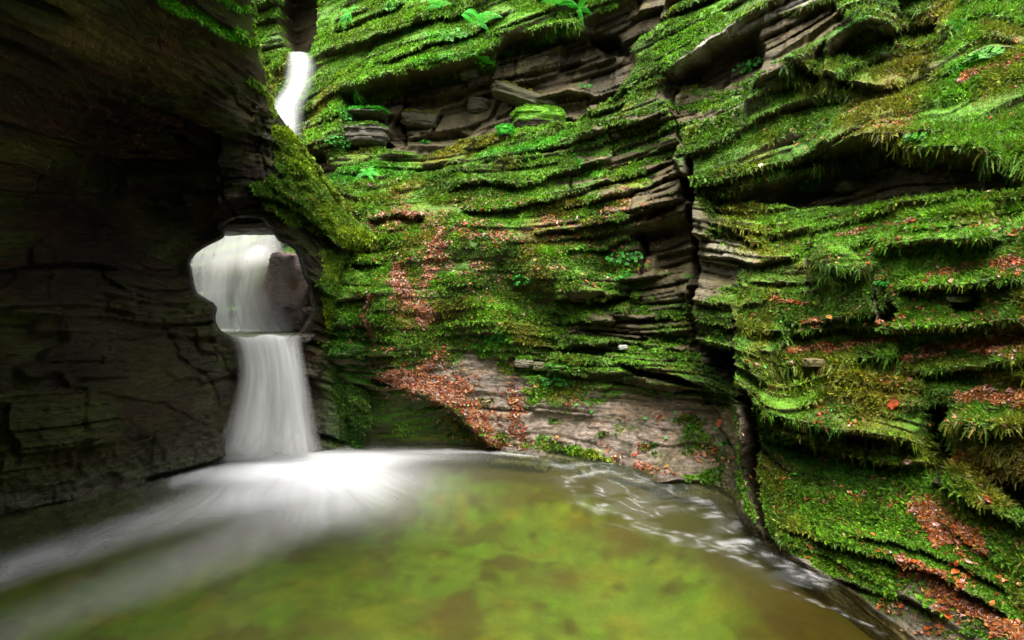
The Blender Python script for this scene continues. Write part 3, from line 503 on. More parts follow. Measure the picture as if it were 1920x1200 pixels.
# ------------------------------------------------------------------ moss, sprig by sprig
def unit(v): return v/(np.linalg.norm(v, axis=-1, keepdims=True)+1e-9)
def sample(S, prob, n, win):
    """random spots on a wall, even over what one sees of it"""
    x, y = S['x'], S['y']; cellp = prob[:-1, :-1]*np.abs((x[1:, 1:]-x[:-1, :-1])*(y[1:, 1:]-y[:-1, :-1]))
    m = (x[:-1, :-1] > win[0]) & (x[:-1, :-1] < win[1]) & (y[:-1, :-1] > win[2]) & (y[:-1, :-1] < win[3]); cellp = (cellp*m).ravel(); cs = np.cumsum(cellp); 
    k = np.searchsorted(cs, rng.random(n)*cs[-1]); nc = x.shape[1]-1; r, c = k//nc, k % nc; u, v = rng.random(n)[:, None], rng.random(n)[:, None]
    bl = lambda G: ((1-u)*(1-v)*G[r, c]+u*(1-v)*G[r, c+1]+(1-u)*v*G[r+1, c]+u*v*G[r+1, c+1])
    return bl(S['P']), unit(bl(S['N'])), bl(S['mo'])
def sprigs(name, S, prob, n, size, win, label, frond=False, colmul=1.0):
    Pp, Nn, C = sample(S, prob, n, win); n = len(Pp)
    dist = np.linalg.norm(Pp-np.array([0, 0, CH]), axis=1); big = (1+1.1*fbm(Pp[:, 0]*2.3+Pp[:, 1]*1.7, Pp[:, 2]*4.5, o=3, seed=405)).clip(.32, 1.7); L = size*(dist/5)**.55*rng.uniform(.55, 1.35, n)*big
    r = rng.normal(size=(n, 3)); down = np.array([0, 0, -1.]); side = ss(.55, .0, Nn[:, 2])[:, None]
    g = unit(Nn*(.75-.15*side)+down*side*.75+r*.42)
    patch = fbm(Pp[:, 0]*5, Pp[:, 1]*5, Pp[:, 2]*9, o=3, seed=400)
    tint = (1+.45*rng.normal(size=n)*.8+.5*patch).clip(.3, 2.2)
    C = C*tint[:, None]*colmul; brown = (rng.random(n) < .07+.06*(patch < -.2)); C[brown] = C[brown]*.4+np.array([.09,.05,.012])
    yel = rng.random(n) < .16; C[yel] = C[yel]*np.array([1.5, 1.2, 1.0])
    V = []; Q = []; K = []
    s0 = unit(np.cross(g, rng.normal(size=(n, 3)))); b0 = np.cross(g, s0)
    if not frond:
        for j in range(3):
            gj = unit(g+rng.normal(size=(n, 3))*.45); sj = unit(np.cross(gj, Nn+.6*rng.normal(size=(n, 3)))); l = (L*rng.uniform(.6, 1.1, n))[:, None]; w = l*rng.uniform(.16, .3, (n, 1))
            base = Pp-Nn*.004; dr = down*l*.22*side
            quad = np.stack([base, base+gj*l*.5+sj*w, base+gj*l+dr, base+gj*l*.5-sj*w], 1); V.append(quad.reshape(-1, 3)); K.append(np.repeat(C*rng.uniform(.75, 1.25, (n, 1)), 4, 0))
        V = np.concatenate(V); K = np.concatenate(K); Q = np.arange(len(V)).reshape(-1, 4); faces = Q
    else:
        nseg = 4; l = L[:, None]*1.5; tri = []
        for j in range(nseg):
            t = (j+.6)/nseg; c = Pp+g*l*t+down*l*t*t*.45*side; gt = unit(g+down*side*.9*t)
            for sg in (-1, 1):
                ll = l*(.30*(1-.65*t))*rng.uniform(.7, 1.3, (n, 1)); d = unit(s0*sg+gt*.7+Nn*.15); w = gt*ll*.2
                tri.append(np.stack([c-w, c+w, c+d*ll], 1))
        c = Pp+g*l+down*l*.45*side; tri.append(np.stack([Pp-s0*l*.025, Pp+s0*l*.025, c], 1)); tri.append(np.stack([Pp+g*l*.5+down*l*.11*side-s0*l*.06, Pp+g*l*.5+down*l*.11*side+s0*l*.06, c], 1))
        V = np.concatenate([t.reshape(-1, 3) for t in tri]); faces = np.arange(len(V)).reshape(-1, 3); K = np.concatenate([np.repeat(C*rng.uniform(.75, 1.3, (n, 1)), 3, 0) for t in tri])
    o = mesh_obj(name, V, faces, M_MOSS, dict(col=K.clip(0, 1)), smooth=False); tag(o, label, 'moss', 'stuff'); return o
cv = RW['cover']*(1-.75*RW['lit'])*ss(-1, 6, wl_y(GX)-GY); thin = fbm(GX/9, GY/7, o=3, seed=410)
dens = cv*ss(-.45, .35, thin+cv*.2)*(.12+.88*ss(-.6, 0, NR[..., 2]))*(1-.55*RW['slab'])*(1-.7*concm)
nearw = ss(1300, 1420, GX); lowblk = pm(GX, GY, [(1400,880),(1560,890),(1740,950),(1800,1000),(1960,1160),(2000,1400),(1600,1200),(1400,1050)], 50)
sprigs('moss', RW, dens*(1-nearw*.75), 330000, .027, (480,2050,-110,1240), 'short bright green moss coating the ledges of the far cliff')
sprigs('moss', RW, dens*nearw*(1-.9*lowblk), 150000, .0225, (1290,2300,-110,1300), 'long feathery moss hanging from the ledges of the near block', frond=True)
sprigs('moss', RW, dens*nearw*lowblk, 30000, .020, (1380,2000,780,1260), 'short close moss on the sloping foot of the near block')
sprigs('moss', LW, LW['cover'], 52000, .033, (200,730,-60,900), 'bright moss on the sloping crest beside the round hole')
# hanging fringes under the lips
fr = np.zeros_like(GX)
for pts, w in (([(640,190),(700,172),(780,150),(870,130),(915,112),(960,80),(1080,45)], 11), ([(1530,305),(1600,285),(1650,268),(1700,292),(1790,300),(1880,310)], 14), ([(1520,505),(1640,520)], 12), ([(1470,130),(1640,180)], 10), ([(965,238),(1040,240)], 6), ([(1640,480),(1880,465)], 12), ([(1420,765),(1580,822),(1740,842)], 10), ([(1430,690),(1690,675)], 10), ([(1770,800),(1900,830)], 22), ([(1860,200),(1920,320)], 30)):
    fr = np.maximum(fr, st(GX, GY, pts, w*1.3))
RF = dict(RW); RF['N'] = unit(RW['N']+np.array([0, 0, -.9])); RF['mo'] = RW['mo']*.9
sprigs('moss', RF, fr*ss(.2, .6, fbm(GX/14, GY/30, o=2, seed=415)+.6), 17000, .042, (600,1990,-60,900), 'shaggy moss fringe drooping below the overhanging lips', frond=True)

# ------------------------------------------------------------------ finding a spot on a wall
def spot(S, px, py):
    """front-most wall point that the viewer sees at a place of the photograph, with its normal"""
    P_ = S['P']; Z = np.maximum(P_[..., 1], .2); qx = HX+P_[..., 0]/Z*F; qy = HY-(P_[..., 2]-CH)/Z*F
    d = np.hypot(qx-px, qy-py); m = d < max(3.5, d.min()+1); i = np.argmin(np.where(m, Z, 99)); r, c = np.unravel_index(i, Z.shape)
    n = S['N'][max(r-4, 0):r+5, max(c-4, 0):c+5].reshape(-1, 3).mean(0); return P_[r, c].copy(), n/np.linalg.norm(n)

# ------------------------------------------------------------------ loose stones
import bmesh
def ico(sub):
    bm = bmesh.new(); bmesh.ops.create_icosphere(bm, subdivisions=sub, radius=1); V = np.array([v.co[:] for v in bm.verts]); Fc = np.array([[v.index for v in f.verts] for f in bm.faces]); bm.free(); return V, Fc
ICO5, ICO6 = ico(5), ico(6)
def stone(label, c, size, seed, rock=(.07,.06,.04), moss=.0, mosscol='bright', rot=0, sq=.6, cat='stone', name='stone', wet=.5, tilt=0, layers=.08, mat=None):
    V, Fc = ICO6 if max(size) > .3 else ICO5
    q = np.sign(V)*np.abs(V)**sq; q /= np.max(np.abs(q))
    q = q*np.asarray(size); a = fbm(q[:, 0]*3/max(size)+seed, q[:, 1]*3/max(size), q[:, 2]*3/max(size), o=4, seed=seed)
    lay = strata(q[:, 2], q[:, 0]+q[:, 1], size[2]*.35, layers*size[0], seed, clen=size[0], edge=.2)
    q = q*(1+.16*a[:, None])+unit(V*[1, 1, 0])*lay[:, None]
    cr, sr, ct, sT = math.cos(rot), math.sin(rot), math.cos(tilt), math.sin(tilt)
    q = q@np.array([[ct, 0, -sT], [0, 1, 0], [sT, 0, ct]]); q = q@np.array([[cr, sr, 0], [-sr, cr, 0], [0, 0, 1]])
    n = fbm(q[:, 0]*6/max(size), q[:, 1]*6/max(size), q[:, 2]*6/max(size), o=4, seed=seed+3)
    mk = ss(.35, .6, V[:, 2]*.8+moss*1.2-.55+.4*n) if moss > 0 else np.zeros(len(V))
    col = np.ones((len(V), 3))*np.array(rock)*(1+.4*n[:, None]); col = col*(1-mk[:, None])+np.array(MOSS[mosscol])*mk[:, None]
    o = mesh_obj(name, q, Fc, mat or M_ROCK, dict(col=col, wet=np.full(len(V), wet))); o.location = c
    if moss > 0 and size[0] > .1:
        k = np.nonzero(mk > .5)[0]; n_ = int(1400*size[0]/.3); k = rng.choice(k, n_); Np = unit(V[k]+[0, 0, .2]); Q = q[k]+rng.normal(size=(n_, 3))*.012; l = .028*rng.uniform(.5, 1.3, (n_, 1)); VV = []; KK = []
        for j in range(3):
            g = unit(Np+rng.normal(size=(n_, 3))*.5+[0, 0, -.3]); s = unit(np.cross(g, rng.normal(size=(n_, 3))))*l*.2
            VV.append(np.stack([Q, Q+g*l*.5+s, Q+g*l, Q+g*l*.5-s], 1).reshape(-1, 3)); KK.append(np.repeat(np.array(MOSS[mosscol])*rng.uniform(.5, 1.5, (n_, 1)), 4, 0))
        VV = np.concatenate(VV); mo_ = mesh_obj('moss_cushion', VV, np.arange(len(VV)).reshape(-1, 4), M_MOSS, dict(col=np.concatenate(KK)), False, parent=o)
    return tag(o, label, cat)
def wstone(label, px, py, size, seed, push=.3, **k):
    p, n = spot(RW, px, py); return stone(label, p+n*size[1]*push, size, seed, **k)
M_WET = rock_material('wet_brown_stone', (.18, .5), .6, .35, .6)
stone('brown wet boulder behind the round hole, beside the middle waterfall', W(np.array(550.), np.array(548.), np.array(8.1)), (.42, .34, .58), 12, rock=(.40,.28,.25), sq=.38, name='boulder', cat='boulder', wet=.9, tilt=.25, mat=M_WET, layers=.03)
stone('flat brown slab jutting below the boulder inside the round hole', W(np.array(548.), np.array(597.), np.array(8.0)), (.42, .3, .20), 14, rock=(.17,.12,.10), sq=.45, name='boulder', cat='boulder', wet=.9, tilt=-.06, mat=M_WET, layers=.03)
stone('dark layered slate wedged in the top of the round hole', W(np.array(462.), np.array(424.), np.array(7.5)), (.50, .3, .125), 15, rock=(.11,.09,.08), sq=.6, cat='stone', wet=.6, tilt=-.05)
stone('dark wet rock lip at the right end of the basin, where the lower waterfall starts', W(np.array(566.), np.array(634.), np.array(6.98)), (.15,.16,.06), 16, rock=(.07,.06,.045), cat='stone', wet=.9, mat=M_WET)
stone('low dark wet rock splitting the water on the lip of the round hole', W(np.array(541.), np.array(642.), np.array(6.88)), (.075,.09,.05), 17, rock=(.07,.06,.05), cat='stone', wet=.9, mat=M_WET)
wstone('round stone capped with bright moss, perched below the dark hollow', 1008, 232, (.42,.26,.2), 21, moss=.95, mosscol='bright', wet=.3)
wstone('small mossy stone just left of the moss-capped perched stone', 948, 248, (.13,.12,.10), 22, moss=1.1, mosscol='lime', wet=.3)
wstone('arched dark stone with a thin moss cap, left end of the hollow', 682, 258, (.40,.25,.2), 23, moss=.5, mosscol='mid', wet=.5)
wstone('flat mossy stone above the arched stone at the left of the hollow', 690, 218, (.34,.22,.06), 24, moss=.8, mosscol='lime', wet=.4)
wstone('pale angular stone stuck out in the middle of the dark hollow', 880, 140, (.17,.12,.085), 25, rock=(.14,.13,.09), wet=.3, sq=.45)
wstone('long olive slab leaning inside the right end of the hollow', 990, 190, (.62,.22,.13), 26, rock=(.075,.07,.03), moss=.3, mosscol='olive', tilt=.32, sq=.5)
wstone('square olive block at the floor of the dark hollow', 790, 232, (.34,.25,.14), 27, rock=(.075,.07,.035), moss=.35, mosscol='olive', sq=.4, tilt=.1)
wstone('round-faced olive block in the middle of the dark hollow wall', 895, 200, (.2,.14,.14), 28, rock=(.08,.07,.04), sq=.6)
wstone('tiny pale stone on a bare ledge above the wet slab', 1168, 651, (.055,.05,.03), 29, rock=(.4,.4,.36), wet=.1, sq=.45, push=.6)
wstone('small grey stone among moss and litter on the near block', 1790, 574, (.06,.045,.022), 30, rock=(.34,.34,.27), wet=.3, push=1.6)
wstone('brown squared stone tucked under a mossy ledge of the near block', 1527, 684, (.075,.06,.032), 31, rock=(.16,.13,.05), wet=.3, sq=.35, push=.6)
wstone('pale rounded stone on the slab, left of the tiny fern', 985, 680, (.13,.1,.06), 32, rock=(.15,.14,.09), moss=.2, wet=.3, push=.2)
wstone('olive rounded stone beside the pale one on top of the slab', 1010, 686, (.08,.07,.055), 33, rock=(.12,.11,.05), wet=.3, push=.3)
wstone('triangular green-stained stone under the shaggy overhang at the right', 1605, 352, (.17,.1,.06), 34, rock=(.06,.075,.02), wet=.3, sq=.5, push=.3)

# ------------------------------------------------------------------ leaves
LEAFV = np.array([(0,-.5,0),(.20,-.28,.05),(.30,.0,.09),(.17,.3,.05),(0,.56,-.04),(-.17,.3,.05),(-.30,.0,.09),(-.20,-.28,.05),(0,-.25,0),(0,.05,0),(0,.3,0)])
LEAFF = np.array([(0,1,8),(1,2,9),(1,9,8),(2,3,10),(2,10,9),(3,4,10),(4,5,10),(5,6,9),(5,9,10),(6,7,9),(7,8,9),(7,0,8)])
def basis(n, r):
    t = unit(np.cross(n, r)); return t, np.cross(n, t)
LC = np.array([(.42,.13,.035),(.30,.08,.022),(.38,.17,.07),(.45,.28,.19),(.13,.05,.025),(.34,.055,.02),(.40,.22,.06),(.30,.17,.12)])
def litter(name, S, prob, n, size, win, label, lift=.012, cols=LC):
    Pp, Nn, _ = sample(S, prob, n, win); r = rng.normal(size=(n, 3)); nn = unit(Nn+np.array([0, 0, .35])+r*.32); t, b = basis(nn, rng.normal(size=(n, 3)))
    s = (size*rng.choice([.45, .7, .9, 1.15, 1.6], n, p=[.2, .25, .25, .2, .1])*rng.uniform(.85, 1.15, n))[:, None]; curl = rng.uniform(-.5, 2.2, (n, 1)); asp = rng.uniform(.6, 1.2, (n, 1)); wv = rng.normal(size=(n, len(LEAFV)))*.03; V = []
    for j, (x, y, z) in enumerate(LEAFV): V.append(Pp+nn*lift*rng.uniform(.3, 1.6, (n, 1))+t*x*s*asp+b*y*s+nn*(z*curl+wv[:, j:j+1]+.12*curl*y*y)*s)
    V = np.stack(V, 1).reshape(-1, 3); Fc = (LEAFF[None]+np.arange(n)[:, None, None]*len(LEAFV)).reshape(-1, 3)
    C = cols[rng.integers(0, len(cols), n)]*rng.uniform(.6, 1.25, (n, 1)); K = np.repeat(C, len(LEAFV), 0)*rng.uniform(.9, 1.1, (n*len(LEAFV), 1))
    return tag(mesh_obj(name, V, Fc, M_LEAF, dict(col=K.clip(0, 1)), False), label, 'leaf litter', 'stuff')
farl = GX < 1400; litwide = np.zeros_like(GX)
for pts, w in LITTER[:7]: litwide = np.maximum(litwide, st(GX, GY, pts, np.max(w)*3.2))
sparse = st(GX, GY, [(690,430),(900,460),(1150,430)], 130)*.30*ss(-.3, .4, fbm(GX/30, GY/20, o=3, seed=871))+pm(GX, GY, SLAB, 20)*.12*ss(0, .5, fbm(GX/40, GY/26, o=3, seed=850))+st(GX, GY, [(700,650),(950,560)], 100)*.03
litter('leaf_litter', RW, (RW['lit']**1.3*ss(-.7, .2, fbm(GX/9, GY/9, o=2, seed=890))+.045*ss(.1, .8, litwide)+sparse*ss(-.4, .5, NR[..., 2]))*farl*(GY < WY-3), 12000, .046, (560,1400,200,960), 'brown and rust fallen leaves gathered in the gully and on the wet slab')
red = np.array([(.42,.14,.03),(.32,.09,.025),(.48,.22,.06),(.40,.22,.17),(.17,.05,.02),(.45,.10,.02)])
litter('leaf_litter', RW, (ss(.1, .7, RW['lit'])*ss(-.7, .2, NR[..., 2])+.09*ss(-.05, .5, fbm(GX/50, GY/20, o=3, seed=870))*ss(-.3, .3, NR[..., 2]))*(~farl)*(GY < WY-3), 10000, .030, (1400,1990,60,1230), 'red-brown leaf litter lying along the mossy shelves of the near block', .014, red)
def needles(n, win, prob, label):
    Pp, Nn, _ = sample(RW, prob, n, win); g = unit(rng.normal(size=(n, 3))+Nn*.25); l = rng.uniform(.03, .09, (n, 1)); s = unit(np.cross(g, Nn))*.0011; bend = Nn*l*.15; o0 = Pp+Nn*.018
    V = np.stack([o0-g*l*.5-s, o0-g*l*.5+s, o0+bend+s, o0+bend-s, o0+g*l*.5+s*.4, o0+g*l*.5-s*.4], 1).reshape(-1, 3)
    Fc = (np.array([(0,1,2,3),(3,2,4,5)])[None]+np.arange(n)[:, None, None]*6).reshape(-1, 4); K = np.repeat(np.array([(.42,.2,.04)])*rng.uniform(.5, 1.2, (n, 1)), 6, 0)
    tag(mesh_obj('dry_needles', V, Fc, M_LEAF, dict(col=K), False), label, 'needles', 'stuff')
needles(800, (1400,1960,420,1230), (.15+RW['lit'])*(GX > 1420)*(GY < WY-4), 'thin orange dry needles strewn over the near block')
def leaf_mesh(lobes=False):
    if not lobes: return LEAFV, LEAFF
    n = 30; th = np.linspace(0, 2*np.pi, n, endpoint=False); r = .5*(.62+.38*np.abs(np.cos(2.5*(th-np.pi/2)))**.7); V = [(0, 0, 0)]+[(r[i]*math.cos(th[i]), r[i]*math.sin(th[i]), .10*r[i]*math.sin(3*th[i])) for i in range(n)]
    return np.array(V), np.array([(0, 1+i, 1+(i+1) % n) for i in range(n)])
def leaf_thing(label, px, py, size, col, group=None, lobes=False, rot=0., S=None, cat='leaf', up=.35, name='fallen_leaf', stalk=True, lift=.02):
    p, n = spot(S or RW, px, py); nn = unit(n+np.array([0, 0, up])+rng.normal(size=3)*.12); t, b = basis(nn, np.array([math.cos(rot), math.sin(rot), .3]))
    LV, LFc = leaf_mesh(lobes); V = np.array([(t*x+b*y+nn*(z*1.1))*size for x, y, z in LV]); C = np.tile(np.array(col), (len(V), 1))*rng.uniform(.8, 1.2, (len(V), 1))
    o = mesh_obj(name, V, LFc, M_LEAF, dict(col=C), False); o.location = p+nn*lift; tag(o, label, cat, group=group)
    if stalk:
        w = size*.02; e0 = b*LV[:, 1].min()*size*.7; e1 = b*(-.95)*size+t*.12*size; V = np.stack([e0-t*w, e0+t*w, e0+nn*w*2, e1-t*w, e1+t*w, e1+nn*w*2]); mesh_obj('stalk', V, np.array([(0,1,4,3),(1,2,5,4),(2,0,3,5)]), M_LEAF, dict(col=np.tile(np.array(col)*.6, (6, 1))), False, parent=o)
    return o
for lab, x, y, s, c, lo, r in (
  ('dark red maple-like leaf on moss below the litter shelf of the near block', 1676, 758, .085, (.30,.05,.015), True, .3), ('red curled leaf high on the moss at the edge of a litter shelf', 1712, 415, .075, (.26,.045,.03), True, 1.),
  ('tan leaf on the top left corner of the near block', 1428, 569, .07, (.30,.19,.05), False, 1.5), ('rusty leaf standing in the gap between two mossy shelves', 1624, 614, .05, (.30,.10,.03), False, .5),
  ('orange leaf at the tip of the upper left litter shelf', 1555, 600, .07, (.42,.2,.04), False, 1.6), ('pale yellow leaf hanging in the moss below the litter shelves', 1694, 682, .05, (.42,.38,.10), False, .1),
  ('bright red leaf at the right end of the highest litter shelf', 1905, 495, .05, (.45,.03,.01), False, .4), ('red-orange leaf lying on the wet slab near its dark upper crack', 1348, 793, .09, (.45,.12,.05), True, .6),
  ('purple-brown leaf in the shade below the yellow leaf', 1708, 713, .05, (.2,.07,.05), False, .9), ('brown leaf on moss at the far right edge of the near block', 1900, 803, .045, (.28,.07,.02), True, 1.1),
  ('small red leaf on the mossy slope above the shaggy overhang', 1495, 272, .07, (.42,.07,.03), False, .4), ('pale pink leaf on the mossy slope left of the shaggy overhang', 1425, 316, .08, (.42,.28,.22), False, .9),
  ('scarlet leaf on top of the shaggy overhang', 1800, 150, .075, (.42,.05,.02), False, .2), ('light brown leaf leaning on the shelf top at the right', 1786, 468+60, .06, (.38,.24,.12), False, .8),
  ('large rusty leaf at the foot of the litter patch, lower right', 1790, 1075, .06, (.42,.10,.02), False, .3), ('wide orange leaf beside the lower right litter patch', 1740, 1085, .06, (.45,.16,.03), False, 1.2)):
    leaf_thing(lab, x, y, s, c, None, lo, r)
for i, (x, y) in enumerate([(1078,760),(1207,786),(1264,773),(1340,805),(1290,800),(1110,775),(1480,892),(1442,583),(1515,585),(1462,606),(1352,835),(1250,820),(905,815),(928,820),(880,760),(1488,891),(1606,922),(1430,690),(1560,770),(1600,790)]):
    leaf_thing('single round green leaf lying on the wet slab or the near moss', x, y, .05*(1.0 if x < 1400 else .62), (.06,.42,.03), 'round green leaves dotted over slab and moss', False, rng.uniform(0, 3), name='green_leaf', stalk=False)
leaf_thing('larger pale green leaf at the wet foot of the near block, bottom right', 1850, 1135, .06, (.10,.42,.03), None, False, 1.4, name='green_leaf')

# little leafy plants: clumps of small round leaves on stalks
def clump(label, px, py, R, n, ls, col):
    p, n0 = spot(RW, px, py); o = bpy.data.objects.new('leafy_plant', None); COL.objects.link(o); o.location = p; tag(o, label, 'plant', group='small leafy plants rooted in the rock')
    VV = []; FF = []; KK = []; SV = []; SF = []
    for i in range(n):
        a = rng.uniform(0, 6.28); rr = R*math.sqrt(rng.random()); t, b = basis(n0, np.array([0, 0, 1.])); c = t*rr*math.cos(a)*1.5+b*rr*math.sin(a)*.6+n0*rng.uniform(.02, .07)
        nn = unit(n0+rng.normal(size=3)*.5+[0, 0, .5]); u, v = basis(nn, rng.normal(size=3)); s = ls*rng.uniform(.6, 1.3); m = len(VV)*9
        ring = [c]+[c+(u*math.cos(k*math.pi/4)+v*math.sin(k*math.pi/4))*s*(.8 if k % 2 else 1)+nn*.15*s*(k % 2) for k in range(8)]; VV.append(ring); FF += [(m, m+1+k, m+1+(k+1) % 8) for k in range(8)]
        KK.append(np.tile(np.array(col)*rng.uniform(.6, 1.35), (9, 1))); q = len(SV); w = u*.0025; SV += [-w, w, c+w, c-w]; SF.append((q, q+1, q+2, q+3))
    mesh_obj('foliage', np.array(VV).reshape(-1, 3), np.array(FF), M_FERN, dict(col=np.concatenate(KK)), False, parent=o)
    mesh_obj('stems', np.array(SV), np.array(SF), M_FERN, dict(col=np.tile(np.array(col)*.5, (len(SV), 1))), False, parent=o)
GR = (.03,.22,.015); GL = (.07,.28,.015)
for lab, x, y, R, n, ls, c in (('leafy plant at the left corner of the dark hollow, by the upper fall', 655, 222, .22, 60, .03, GR), ('leafy plant low in the gap beside the upper fall', 632, 262, .16, 40, .028, GR), ('bright leafy plant at the tip of the mossy lip above the hollow', 905, 108, .2, 50, .03, GL),
   ('leafy tuft on the highest moss bank, left of the big fern', 845, 68, .2, 50, .032, GL), ('small leafy tuft at the right end of the mossy lip', 1053, 58, .09, 20, .026, GR), ('tiny leafy tuft on the rock ledge right of the hollow', 1097, 163, .1, 25, .026, GR),
   ('leafy plant in the cleft left of the perched moss stone', 800, 266, .07, 14, .028, GR), ('leafy plant on the cliff face below the grooved ledges', 1172, 484, .17, 44, .026, GR), ('leafy plant hanging at the end of the mossy bulge', 1160, 520, .13, 30, .026, GR),
   ('leafy tuft low on the central moss, above the slab', 938, 632, .1, 26, .024, GR), ('leafy tuft in the dark moss right of the round hole', 608, 492, .09, 26, .022, GR), ('leafy tuft in the middle of the central moss', 975, 525, .12, 22, .026, GR),
   ('leafy tuft at the upper edge of the wet slab', 1045, 715, .16, 34, .022, GR), ('leafy plant on the steep grooved rock at the top', 1405, 128, .16, 34, .03, GR), ('leafy plant on the shelf above the shaggy overhang', 1838, 112, .1, 26, .03, GL),
   ('leafy tuft at the top edge among ferns', 740, 10, .2, 46, .032, GL), ('leafy plant under the shaggy overhang', 1500, 345, .15, 34, .022, GR), ('small bright leafy tuft in the shaggy overhang itself', 1720, 262, .05, 16, .022, GL), ('tiny bright tuft in the moss between the litter shelves', 1655, 533, .04, 14, .02, GR), ('bright leafy tuft left of the shaggy overhang crest', 1820, 118, .06, 16, .026, GL)):
    clump(lab, x, y, R, n, ls, c)
def fern(label, px, py, fronds, col=(.05,.50,.02)):
    p, n0 = spot(RW, px, py); p = p+n0*.03; o = bpy.data.objects.new('fern', None); COL.objects.link(o); o.location = p; tag(o, label, 'fern', group='ferns growing from the moss')
    T, B = basis(n0, np.array([0, 0, 1.])); B = B if B[2] > 0 else -B; T = T if T[0] > 0 else -T
    for ang, L in fronds:
        d = T*math.cos(ang)+B*math.sin(ang); V = []; Fc = []; k = 22; pos = n0*.01; prev = pos
        sd = unit(np.cross(d, n0))
        for i in range(k):
            t = (i+1)/k; pos = d*L*t+n0*L*(.55*t-.45*t*t)+np.array([0, 0, -.35*L*t*t]); tg = unit(pos-prev)
            q = len(V); w = sd*.004*(1.1-t); V += [prev-w, prev+w, pos+w, pos-w]; Fc.append((q, q+1, q+2, q+3))
            for s in (-1, 1):
                ll = L*.24*math.sin(math.pi*min(1, .16+.84*t))**.8*(1.05-.5*t); q = len(V); dd = unit(sd*s+tg*.45-n0*.12); wd = tg*L/k*.42
                V += [pos-wd, pos+dd*ll*.5-wd*.9, pos+dd*ll, pos+dd*ll*.5+wd*.9]; Fc.append((q, q+1, q+2, q+3))
                
            prev = pos
        mesh_obj('frond', np.array(V), np.array(Fc), M_FERN, dict(col=np.tile(np.array(col)*rng.uniform(.8, 1.2), (len(V), 1))*rng.uniform(.85, 1.15, (len(V), 1))), False, parent=o)
fern('bright green fern on the upper moss bank with two long fronds', 902, 50, [(2.25,.62),(1.5,.3),(.3,.5),(.9,.36),(-.5,.25)])
fern('fern sprouting at the top edge of the moss bank', 820, 14, [(1.2,.3),(2.2,.35),(.3,.3),(2.9,.25)])
fern('little fern on the mossy slope above the central leaf gully', 690, 328, [(1.0,.22),(2.4,.2),(.1,.24),(-2.6,.24),(-.8,.2)])
fern('single-fronded fern in the corner below the dark hollow', 800, 262, [(1.7,.2),(2.3,.14)])
fern('low fern on the lip of the hollow, under the big fern', 900, 106, [(.3,.3),(1.0,.22),(2.6,.24)])
fern('fern fronds at the top right of the highest moss bank', 1045, 6, [(.2,.36),(.8,.3),(2.8,.3)])
fern('drooping fern near the left end of the top moss bank', 655, 30, [(-.9,.3),(-1.6,.34),(-2.3,.3),(.6,.28),(2.4,.26)])
fern('fern hanging over the dark upper rock right of the moss bank', 1085, 12, [(-1.2,.26),(-.4,.3),(.5,.3),(2.5,.24)])
fern('fern in the moss between the top edge and the dark hollow', 760, 60, [(.4,.26),(1.3,.24),(2.3,.28),(-.6,.22)], (.05,.36,.02))
fern('fern rooted on the mossy lip at the left end of the hollow', 668, 175, [(-1.4,.24),(-.7,.26),(-2.2,.24),(.8,.2)], (.06,.3,.02))
fern('fern among the steep mossy ledges near the top right corner', 1790, 60, [(.5,.2),(1.3,.16),(2.5,.2),(-.5,.18)], (.06,.3,.02))
fern('small dark fern below the shaggy overhang', 1500, 352, [(.2,.26),(.6,.2),(-.4,.22)], (.02,.17,.01))

# ------------------------------------------------------------------ falling water: thin silky sheets
m, nt, N = newmat('white_water'); L = nt.links.new
out = N('ShaderNodeOutputMaterial'); at = N('ShaderNodeAttribute', attribute_name='alpha'); tr = N('ShaderNodeBsdfTransparent'); df = N('ShaderNodeBsdfDiffuse', i={'Color': (.86,.86,.84,1)}); tl = N('ShaderNodeBsdfTranslucent', i={'Color': (.86,.86,.84,1)})
m1 = N('ShaderNodeMixShader', i={0: .5}); m2 = N('ShaderNodeMixShader'); L(df.outputs[0], m1.inputs[1]); L(tl.outputs[0], m1.inputs[2]); L(at.outputs['Fac'], m2.inputs[0]); L(tr.outputs[0], m2.inputs[1]); L(m1.outputs[0], m2.inputs[2]); L(m2.outputs[0], out.inputs[0])
M_FALL = m
def smooth_interp(t, ts, vs):
    """monotone-ish cubic through the rows"""
    ts = np.asarray(ts); vs = np.asarray(vs, float); k = np.clip(np.searchsorted(ts, t)-1, 0, len(ts)-2); m_ = np.gradient(vs, ts)
    h = ts[k+1]-ts[k]; s = (t-ts[k])/h; return (2*s**3-3*s**2+1)*vs[k]+(s**3-2*s**2+s)*h*m_[k]+(-2*s**3+3*s**2)*vs[k+1]+(s**3-s**2)*h*m_[k+1]
